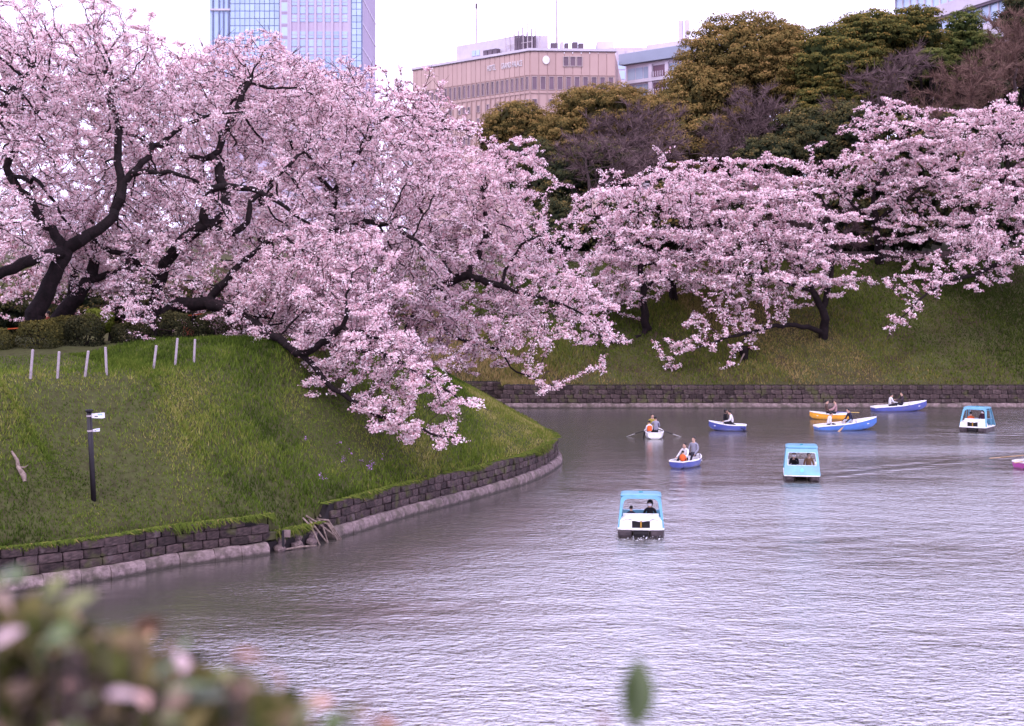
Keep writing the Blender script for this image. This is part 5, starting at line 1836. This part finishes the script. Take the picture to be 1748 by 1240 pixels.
# ------------------------------------------------------------------ buildings
M['beige'] = mat('beige_cladding', (0.50, 0.345, 0.315), (0.45, 0.305, 0.28), 0.12, 0.8, obj_var=0.05)
M['beige_rib'] = mat('beige_joint_rib', (0.40, 0.27, 0.25), None, 0.3, 0.8)
M['winpurple'] = mat('dim_window_glass', (0.17, 0.095, 0.13), (0.13, 0.075, 0.105), 0.4, 0.25, spec=0.5, obj_var=0.2)
M['winframe'] = mat('pale_window_frame', (0.50, 0.40, 0.40), None, 0.4, 0.6)
M['roofwhite'] = mat('white_plant_room', (0.62, 0.56, 0.63), (0.52, 0.46, 0.53), 0.3, 0.7)
M['roofdark'] = mat('dark_louvre', (0.15, 0.11, 0.14), (0.10, 0.075, 0.10), 0.8, 0.7)
M['mast'] = mat('pale_steel_mast', (0.55, 0.47, 0.5), None, 1, 0.5)
M['glassblue'] = mat('hazed_blue_glass', (0.44, 0.56, 0.74), (0.36, 0.48, 0.68), 0.06, 0.12, spec=0.6, obj_var=0.12)  # distance haze put into the pale glass colour
M['glassgrey'] = mat('grey_blue_glass', (0.33, 0.38, 0.47), (0.26, 0.30, 0.40), 0.1, 0.15, spec=0.6, obj_var=0.2)
M['lavender'] = mat('hazed_lavender_cladding', (0.56, 0.48, 0.60), (0.50, 0.42, 0.54), 0.08, 0.6)  # lightened too, with the haze in its colour
M['violet'] = mat('violet_side_cladding', (0.40, 0.32, 0.45), (0.35, 0.28, 0.40), 0.06, 0.7)
M['mullion'] = mat('slate_mullion', (0.17, 0.20, 0.33), None, 0.3, 0.5)
M['palewall'] = mat('hazed_render', (0.58, 0.50, 0.57), (0.52, 0.44, 0.52), 0.1, 0.8)  # pale wall colour includes the haze of the distance
M['slab'] = mat('grey_blue_roof_slab', (0.30, 0.33, 0.42), None, 0.1, 0.7)


class Face:
    """a facade: x along it from p0 to p1, out towards the viewer"""

    def __init__(self, root, p0, p1):
        self.root = root
        self.o = np.array(p0, float) - np.array(root.location)[:2]
        t = np.array(p1, float) - np.array(p0, float)
        self.len = np.linalg.norm(t)
        self.t = t / self.len
        self.n = np.array([self.t[1], -self.t[0]])
        self.a = math.atan2(self.t[1], self.t[0])
        self.p0, self.p1 = np.array(p0, float), np.array(p1, float)

    def x_of(self, u):
        k = np.linspace(-.2, 1.2, 4000)
        pts = self.p0 + k[:, None] * (self.p1 - self.p0)
        return float(k[np.argmin(np.abs(CX + F * pts[:, 0] / pts[:, 1] - u))] * self.len)

    def z_of(self, x, v):
        return CAMZ - (v - HV) / F * (self.p0 + self.t * x)[1]

    def box(self, name, m, x0, x1, z0, z1, out=0.1, depth=0.4, parent=None):
        c = self.o + self.t * (x0 + x1) / 2 + self.n * (out - depth / 2)
        return MB().box((c[0], c[1], (z0 + z1) / 2), (x1 - x0, depth, z1 - z0), self.a).build(name, m, parent or self.root)


def window(fc, x0, x1, z0, z1, glass, frame_m, fr=0.12, out=0.05):
    o = fc.box('window', glass, x0, x1, z0, z1, out, 0.3)
    for a, b, c, d in ((x0 - fr, x0, z0 - fr, z1 + fr), (x1, x1 + fr, z0 - fr, z1 + fr), (x0, x1, z1, z1 + fr), (x0, x1, z0 - fr, z0)):
        fc.box('frame', frame_m, a, b, c, d, out + 0.12, 0.42, o)
    return o


def block(root, corners, z0, z1, m, name='body'):
    o = np.array(root.location)
    return MB().loft([[(x_ - o[0], y_ - o[1], z_) for x_, y_ in corners] for z_ in (z0, z1)]).build(name, m, root)


# beige hotel block
hb = tag(empty('hotel_building', (3.2, 250, 0)), 'beige panelled hotel block with white sign lettering and a round white emblem', 'building')
PA, PB, PC = (-18.9, 272.0), (3.2, 250.0), (18.2, 251.0)
block(hb, [PA, PB, PC, (22, 285), (-8, 300)], 0, 49.6, M['beige'])
fl_, fr_ = Face(hb, PA, PB), Face(hb, PB, PC)
for fc, nb in ((fl_, 25), (fr_, 10)):
    bw = fc.len / nb
    for i in range(nb):
        x0, x1 = i * bw, (i + 1) * bw
        fc.box('panel', M['beige'], x0 + .05, x1 - .05, 45.75, 50.0, .14, .3)
        fc.box('panel', M['beige'], x0 + .05, x1 - .05, 42.55, 43.0, .14, .3)
        fc.box('pier', M['beige_rib'], x0 - .12, x0 + .12, 30, 45.7, .17, .3)
        window(fc, x0 + .36, x1 - .36, 43.25, 45.45, M['winpurple'], M['winframe'], .08)
        for (za, zb, odd) in ((40.4, 41.5, 2), (37.6, 39.2, 2), (34.6, 36.2, 3)):
            if i % odd == 0 or (fc is fl_ and i % 5 == 1):
                window(fc, x0 + .36, x1 - .36, za, zb, M['winpurple'], M['winframe'], .08)
    fc.box('roof_edge', M['roofwhite'], -.2, fc.len + .2, 50.02, 50.45, .35, .8)
    fc.box('roof_edge_line', M['roofdark'], -.2, fc.len + .2, 49.88, 50.0, .3, .6)
for u_ in (966, 977.5, 989):
    x_ = fr_.x_of(u_)
    window(fr_, x_ - .42, x_ + .42, fr_.z_of(x_, 113), fr_.z_of(x_, 98), M['winpurple'], M['winframe'], .12, .17)
x_ = fr_.x_of(932)
zc = fr_.z_of(x_, 103)
c = fr_.o + fr_.t * x_ + fr_.n * .2
rings = []
for k_ in (0, .12):
    rings.append([(c[0] + fr_.t[0] * .62 * math.cos(q) + fr_.n[0] * k_, c[1] + fr_.t[1] * .62 * math.cos(q) + fr_.n[1] * k_, zc + .74 * math.sin(q)) for q in np.linspace(0, 6.283, 22, endpoint=False)])
MB().loft(rings).build('emblem', mat('white_emblem', (.82, .80, .82), None, 1, .5), hb)
SIGN = mat('white_sign_letters', (.74, .68, .72), None, 1, .5)
for txt, ua, ub, vb, vt in (('HOTEL', 833, 848, 120, 111.5), ('GRAND PALACE', 857, 893, 116.5, 104)):
    cu = bpy.data.curves.new('lettering', 'FONT')
    cu.body = txt
    cu.size = 1
    cu.extrude = 0.03
    to = bpy.data.objects.new('tmp', cu)
    col.objects.link(to)
    me = bpy.data.meshes.new_from_object(to.evaluated_get(bpy.context.evaluated_depsgraph_get()))
    bpy.data.objects.remove(to)
    w_ = max(v.co.x for v in me.vertices)
    xa, xb = fl_.x_of(ua), fl_.x_of(ub)
    k_ = (xb - xa) / w_
    za = fl_.z_of((xa + xb) / 2, (vb + vt) / 2) - .55
    me.materials.clear()
    me.materials.append(SIGN)
    c = fl_.o + fl_.t * xa + fl_.n * .24
    link('lettering', me, hb, (c[0], c[1], za), (R(90), 0, fl_.a), (k_, 1.45, 1))
# roof top plant
fl_.box('plant_room', M['roofwhite'], fl_.x_of(766), fl_.x_of(858), 50.4, 53.6, -2, 4)
for u_ in (796, 803):
    x_ = fl_.x_of(u_)
    fl_.box('plant_window', M['glassblue'], x_ - .5, x_ + .4, 51.2, 52.2, -1.9, .3)
for u_ in (824, 832, 840):
    x_ = fl_.x_of(u_)
    fl_.box('fan_unit', M['roofdark'], x_ - .5, x_ + .5, 50.5, 51.6, -.6, 1)
for i in range(7):
    x_ = fl_.x_of(856 + i * 7.5)
    for dz in (0, 1):
        fl_.box('scaffold_post', M['mast'], x_ - .06, x_ + .06, 50.4, 54.2 + .5 * (i % 3), -1 - 2 * dz, .12)
for zz in (51.8, 53.2):
    fl_.box('scaffold_rail', M['mast'], fl_.x_of(856), fl_.x_of(902), zz, zz + .1, -.95, .1)
fl_.box('cooling_tower', M['roofwhite'], fl_.x_of(858), fl_.x_of(880), 50.45, 52.6, -1.3, 2)
for i in range(8):
    x_ = fr_.x_of(881) + i * .48
    fr_.box('louvre', M['roofdark'], x_, x_ + .40, 50.6, 53.2, -3.0, 1.0)
fr_.box('tank', M['roofwhite'], fr_.x_of(917), fr_.x_of(939), 50.5, 53.4, -4, 2)
for i in range(4):
    x_ = fr_.x_of(919 + i * 6)
    fr_.box('antenna', M['mast'], x_ - .04, x_ + .04, 53.4, 54.2 + .6 * (i % 2), -4, .1)
for ua, ub in ((942, 953), (959, 964), (966, 972), (979, 988), (990, 998)):
    fr_.box('air_unit', M['roofdark'] if (ua % 2 == 0 or ua > 970) else M['roofwhite'], fr_.x_of(ua), fr_.x_of(ub), 50.5, 51.9 - .2 * (ua % 3 == 0), -1.5, 1.5)
for fc, u_, vt in ((fl_, 796.5, 10), (fr_, 952.5, -12)):
    x_ = fc.x_of(u_)
    c = fc.o + fc.t * x_ - fc.n * 2.5
    zt = fc.z_of(x_, vt)
    MB().tube([(c[0], c[1], 50), (c[0], c[1], (50 + zt) / 2), (c[0], c[1], zt)], [.26, .2, .12], 8).build('mast', M['mast'], hb)
    MB().box((c[0], c[1], zt + .3), (.4, .4, .9)).build('mast_head', M['roofdark'], hb)

# glass tower
tw = tag(empty('glass_tower', (-63, 400, 0)), 'tall pale blue glass tower rising behind the cherry grove', 'building')
block(tw, [(-85, 400), (-42.3, 400), (-42.3, 440), (-85, 440)], 0, 118, M['lavender'])
ft = Face(tw, (-85, 400), (-42.3, 400))
X = ft.x_of
zv = lambda v: CAMZ - (v - HV) / F * 400
VT, VB = -20, 135
ft.box('glass_strip', M['glassblue'], X(358), X(392), zv(VB), zv(VT), .1, .4)
for u_ in (364, 374.5, 382, 390.5):
    ft.box('fin', M['mullion'], X(u_ - 1.1), X(u_ + 1.1), zv(VB), zv(19), .5, .5)
    ft.box('fin', M['mullion'], X(u_ - 1.1), X(u_ + 1.1), zv(15.4), zv(VT), .5, .5)
ft.box('band', M['roofwhite'], X(359), X(393), zv(18.8), zv(15.6), .6, .6)
rr = random.Random(4)
for i in range(10):
    for j in range(12):
        ft.box('pane', M['glassblue'], X(393 + i * 8.4) + .09, X(393 + (i + 1) * 8.4) - .09, zv(-18 + (j + 1) * 12.5) + .1, zv(-18 + j * 12.5) - .1, .2 + .02 * rr.random(), .4)
ft.box('mullion_plane', M['mullion'], X(392.5), X(477.5), zv(VB), zv(VT), .08, .4)
ft.box('pier', M['lavender'], X(478), X(494), zv(VB), zv(VT), .5, .6)
for v_ in (2, 23, 44, 65):
    ft.box('slot', M['violet'], X(481), X(491), zv(v_ + 2.2), zv(v_ - 2.2), .55, .3)
    ft.box('pier_glass', M['glassblue'], X(481), X(491), zv(v_ + 18), zv(v_ + 3.2), .54, .3)
for i in range(7):
    ua = 498 + i * 14.3
    for j in range(11):
        va = -16 + j * 14
        if va < 48 < va + 14:
            continue
        o = ft.box('pane', M['glassblue'], X(ua), X(ua + 9.4), zv(va + 11.5), zv(va), .12, .4)
        if j % 2:
            ft.box('glazing_bar', M['lavender'], X(ua), X(ua + 9.4), zv(va + 6.3), zv(va + 5.3), .16, .3, o)
    ft.box('pier', M['lavender'], X(ua - 4.4), X(ua - .4), zv(VB), zv(VT), .5, .6)
for j in range(12):
    for i in range(2):
        ft.box('pane', M['glassblue'], X(601 + i * 8.4), X(608.4 + i * 8.4), zv(-16 + (j + 1) * 11 - 1), zv(-16 + j * 11), .42, .4)
ft.box('mullion_plane', M['mullion'], X(599.5), X(619), zv(VB), zv(VT), .3, .4)
fs = Face(tw, (-42.3, 400), (-42.3, 440))
fs.box('side_cladding', M['violet'], 0.6, 40, 60, 118, .1, .3)
for j in range(5):
    fs.box('side_groove', M['lavender'], 0.6, 40, 62 + j * 7, 62.5 + j * 7, .2, .3)

# pale blue office behind the hotel
ob_ = tag(empty('office_building', (23, 300, 0)), 'narrow pale blue glass office wedged behind the beige hotel block', 'building')
block(ob_, [(20.5, 300), (27.5, 300), (27.5, 320), (20.5, 320)], 0, 59, M['palewall'])
f_ = Face(ob_, (20.5, 300), (27.5, 300))
for i in range(4):
    for j in range(7):
        f_.box('pane', M['glassblue'] if j % 3 else M['roofwhite'], i * 1.74 + .12, i * 1.74 + 1.62, 44 + j * 2.1, 45.8 + j * 2.1, .12, .3)
block(ob_, [(18.3, 305), (21.8, 305), (21.8, 312), (18.3, 312)], 55, 61.3, M['roofwhite'], 'roof_tower')
block(ob_, [(21.9, 303), (30, 303), (31.5, 306), (21.9, 312)], 58.2, 59.6, M['roofwhite'], 'roof_deck')

# apartment block with balconies
ab = tag(empty('apartment_building', (20.5, 260, 0)), 'white apartment block with a grey roof slab and recessed balconies beside the wooded hill', 'building')
p0, p1 = (20.9, 260), (34.5, 246.5)
block(ab, [p0, p1, (46, 262), (32, 276)], 0, 49.0, M['palewall'])
f_ = Face(ab, p0, p1)
f_.box('roof_slab', M['slab'], -1.0, f_.len + .5, 49.05, 51.0, 1.0, 3)
for j in range(7):
    zt = 48.6 - j * 3.1
    f_.box('floor_band', M['roofwhite'], 0, f_.len, zt - 3.1, zt - 2.5, .5, .8)
    for a, b, g in ((.4, 2.2, 0), (2.3, 4.0, 0), (4.1, 5.4, 0), (6.4, 9.2, 1), (10.1, 12.2, 0), (12.3, 14.4, 0), (14.5, 16.5, 0)):
        o = f_.box('window', M['glassgrey'] if not g else M['winpurple'], a, b - .1, zt - 2.4, zt - .35, .1, .3)
        if g:
            for k_ in range(6):
                f_.box('baluster', M['roofwhite'], a + k_ * .5, a + k_ * .5 + .1, zt - 2.45, zt - 1.5, .75, .1, o)
    f_.box('pier', M['palewall'], 5.5, 6.3, zt - 2.5, zt, .4, .5)
    f_.box('pier', M['palewall'], 9.25, 10.0, zt - 2.5, zt, .4, .5)
block(ab, [(25, 264), (34, 256), (40, 264), (31, 272)], 51.0, 53.4, M['roofwhite'], 'roof_room')
for dx in (0, 2.0):
    MB().tube([(10.4 + dx * .5, 0 + dx * -.2, 53), (10.4 + dx * .5, 0 + dx * -.2, 57.2)], .45, 10).build('chimney', M['roofwhite'], ab)
    MB().tube([(10.4 + dx * .5, dx * -.2, 57), (10.4 + dx * .5, dx * -.2, 59.5)], .06, 6).build('antenna', M['mast'], ab)

# building over the hilltop
kb = tag(empty('hilltop_building', (62.3, 230, 0)), 'white building with window bands showing over the trees at the top corner', 'building')
p0, p1 = (62.2, 230), (70.6, 202)
block(kb, [p0, p1, (95, 208), (90, 240)], 0, 60, M['palewall'])
f_ = Face(kb, p0, p1)
for i in range(14):
    for za, zb in ((51.6, 55.0), (46.8, 49.6)):
        o = f_.box('window', M['glassblue'], i * 2.08 + .12, i * 2.08 + 1.96, za, zb, .1, .3)
    f_.box('mullion', M['roofwhite'], i * 2.08 - .1, i * 2.08 + .1, 46.8, 55, .3, .4)
for z0, z1, out in ((49.7, 51.5, .8), (55.1, 57, .8), (44, 46.7, .6)):
    f_.box('spandrel', M['roofwhite'], -.3, f_.len + .3, z0, z1, out, 1.2)
f_.box('recess_shade_strip', M['roofdark'], -.2, f_.len, 49.3, 49.68, .7, 1.2)  # dark strip, shade of the recess put into its colour


# ------------------------------------------------------------------ shrub right in front of the lens
LM = [mat('shrub_leaf_green', (0.075, 0.115, 0.018), (0.04, 0.065, 0.012), 30, 0.45, spec=0.4, obj_var=0.35),
      mat('shrub_leaf_olive', (0.15, 0.16, 0.04), (0.09, 0.095, 0.028), 30, 0.45, spec=0.4, obj_var=0.3),
      mat('shrub_leaf_dark', (0.030, 0.040, 0.012), (0.02, 0.026, 0.01), 30, 0.45, spec=0.4, obj_var=0.3),
      mat('shrub_leaf_blush', (0.46, 0.27, 0.22), (0.34, 0.19, 0.15), 30, 0.5, spec=0.4, obj_var=0.3),
      mat('shrub_leaf_peach', (0.62, 0.36, 0.20), (0.45, 0.25, 0.13), 30, 0.5, spec=0.4, obj_var=0.2),
      mat('shrub_leaf_rose', (0.50, 0.36, 0.36), (0.38, 0.26, 0.26), 30, 0.5, spec=0.4, obj_var=0.2),
      mat('shrub_leaf_rust', (0.24, 0.10, 0.055), (0.15, 0.06, 0.035), 30, 0.5, spec=0.4, obj_var=0.2)]


def leaf_shape(curl, fold):
    V, Fc = [], []
    n = 6
    for i in range(n + 1):
        t = i / n
        w_ = .30 * math.sin(math.pi * min(1, t * .92 + .06)) ** .8
        zz = -curl * t * t
        V += [(-w_, t, zz + fold * w_), (0, t, zz), (w_, t, zz + fold * w_)]
        if i:
            a = 3 * (i - 1)
            Fc += [(a, a + 1, a + 4, a + 3), (a + 1, a + 2, a + 5, a + 4)]
    return V, Fc


LEAVES = []
for mi, m in enumerate(LM):
    for (cu, fo) in ((.25, .3), (.5, .15)):
        V, Fc = leaf_shape(cu, fo)
        me = bpy.data.meshes.new('leaf')
        me.from_pydata(V, [], Fc)
        me.materials.append(m)
        LEAVES.append((mi, me))
sh = tag(empty('foreground_shrub', (-0.45, 1.9, 6.25)), 'blurred leafy shrub with green and blush young leaves close to the lens', 'shrub')
so = np.array(sh.location)
rl = np.random.default_rng(31)
tips = []
ctop = lambda u: np.interp(u, [-80, 0, 60, 150, 260, 350, 440, 520, 560, 620, 700, 790], [930, 935, 965, 985, 1030, 1065, 1095, 1140, 1190, 1195, 1205, 1250])
n_leaf = 0
for k in range(60):
    u_ = rl.uniform(-60, 540) if k < 50 else rl.uniform(560, 770)
    vt_ = ctop(u_) + abs(rl.normal(0, 1)) * (95 if k < 50 else 15) + (30 if k < 50 else 20)
    d_ = rl.uniform(1.65, 2.25)
    tip = P(u_, vt_, d_)
    base = np.array([tip[0] * .8 - .08, d_ + rl.normal(0, .08), 6.22])
    mid = (tip + base) / 2 + rl.normal(0, .03, 3)
    MB().tube([base - so, mid - so, tip - so], [.006, .004, .002], 5).build('stem', M['bark_pale'], sh)
    for j in range(5):
        t = 1 - j * .12 * rl.uniform(.6, 1.3)
        p = tip * t + mid * (1 - t)
        pal = rl.choice([0, 1, 2, 3, 4, 5, 6], p=[.27, .23, .14, .11, .05, .13, .07]) if k < 50 else rl.choice([0, 3, 6, 2], p=[.3, .2, .35, .15])
        me = LEAVES[int(pal) * 2 + int(rl.integers(2))][1]
        sc = rl.uniform(.034, .060) * (.75 if pal >= 3 else 1)
        link('leaf', me, sh, p - so, (rl.uniform(-.3, 1.3), rl.uniform(-.8, .8), rl.uniform(0, 6.28)), (sc, sc, sc))
        n_leaf += 1
Q, T = [], []
for k in range(1900):
    u_ = rl.uniform(-80, 600)
    vv = ctop(u_) + 85 + abs(rl.normal(0, 1)) * 160
    Q.append(P(u_, vv, rl.uniform(1.9, 2.5)) - so)
Q = np.array(Q)
V, Fc = flakes(Q, rl.normal(0, 1, Q.shape), 0.045 * rl.uniform(.6, 1.4, len(Q)), rl)
tag(mk('inner_foliage', V, Fc, leaf_mat('shrub_inner_leaves', [(0, (.045, .055, .018)), (.45, (.13, .13, .04)), (.75, (.24, .19, .08)), (1, (.46, .32, .25))], .3), sh, tint=rl.uniform(0, 1, len(Q)) ** 1.1), None, None, None, 'stuff')
sg = tag(empty('shrub_sprig', (P(1080, 1330, 1.8)[0], 1.8, 6.25)), 'single blurred green leaf sprig poking up at the bottom of the picture', 'sprig')
so = np.array(sg.location)
tp = P(1082, 1238, 1.8) - so
MB().tube([(0, 0, -.1), tp * .6 + (.01, 0, 0), tp], [.005, .004, .003], 6).build('stem', M['bark_pale'], sg)
for (u0, v0, rx, ry, rz_, sc, mi) in ((1082, 1240, 80, 10, 8, .084, 0), (1078, 1205, 78, 30, 30, .05, 0), (1040, 1250, 60, 0, 60, .03, 6)):
    link('leaf', LEAVES[mi * 2][1], sg, P(u0, v0, 1.8) - so, (R(rx), R(ry), R(rz_)), (sc * .9, sc, sc))

r = np.random.default_rng(90)
p = waterline(1094, 909)
n = 60
Q = np.stack([p[0] + r.normal(0.05, .30, n), p[1] - 1.25 - np.abs(r.normal(0, .35, n)), np.abs(r.normal(0, .05, n)) + .01], 1)
V, Fc = flakes(Q, r.normal(0, .3, Q.shape) + np.array([0, -.3, 1]), 0.032 * r.uniform(.4, 1.6, n), r)
tag(mk('splash', V, Fc, leaf_mat('white_water', [(0, (.6, .6, .66)), (1, (.85, .85, .9))], .3), tint=r.uniform(0, 1, n)), 'white splashes from the paddle of the nearest pedal boat', 'splash', None, 'stuff')
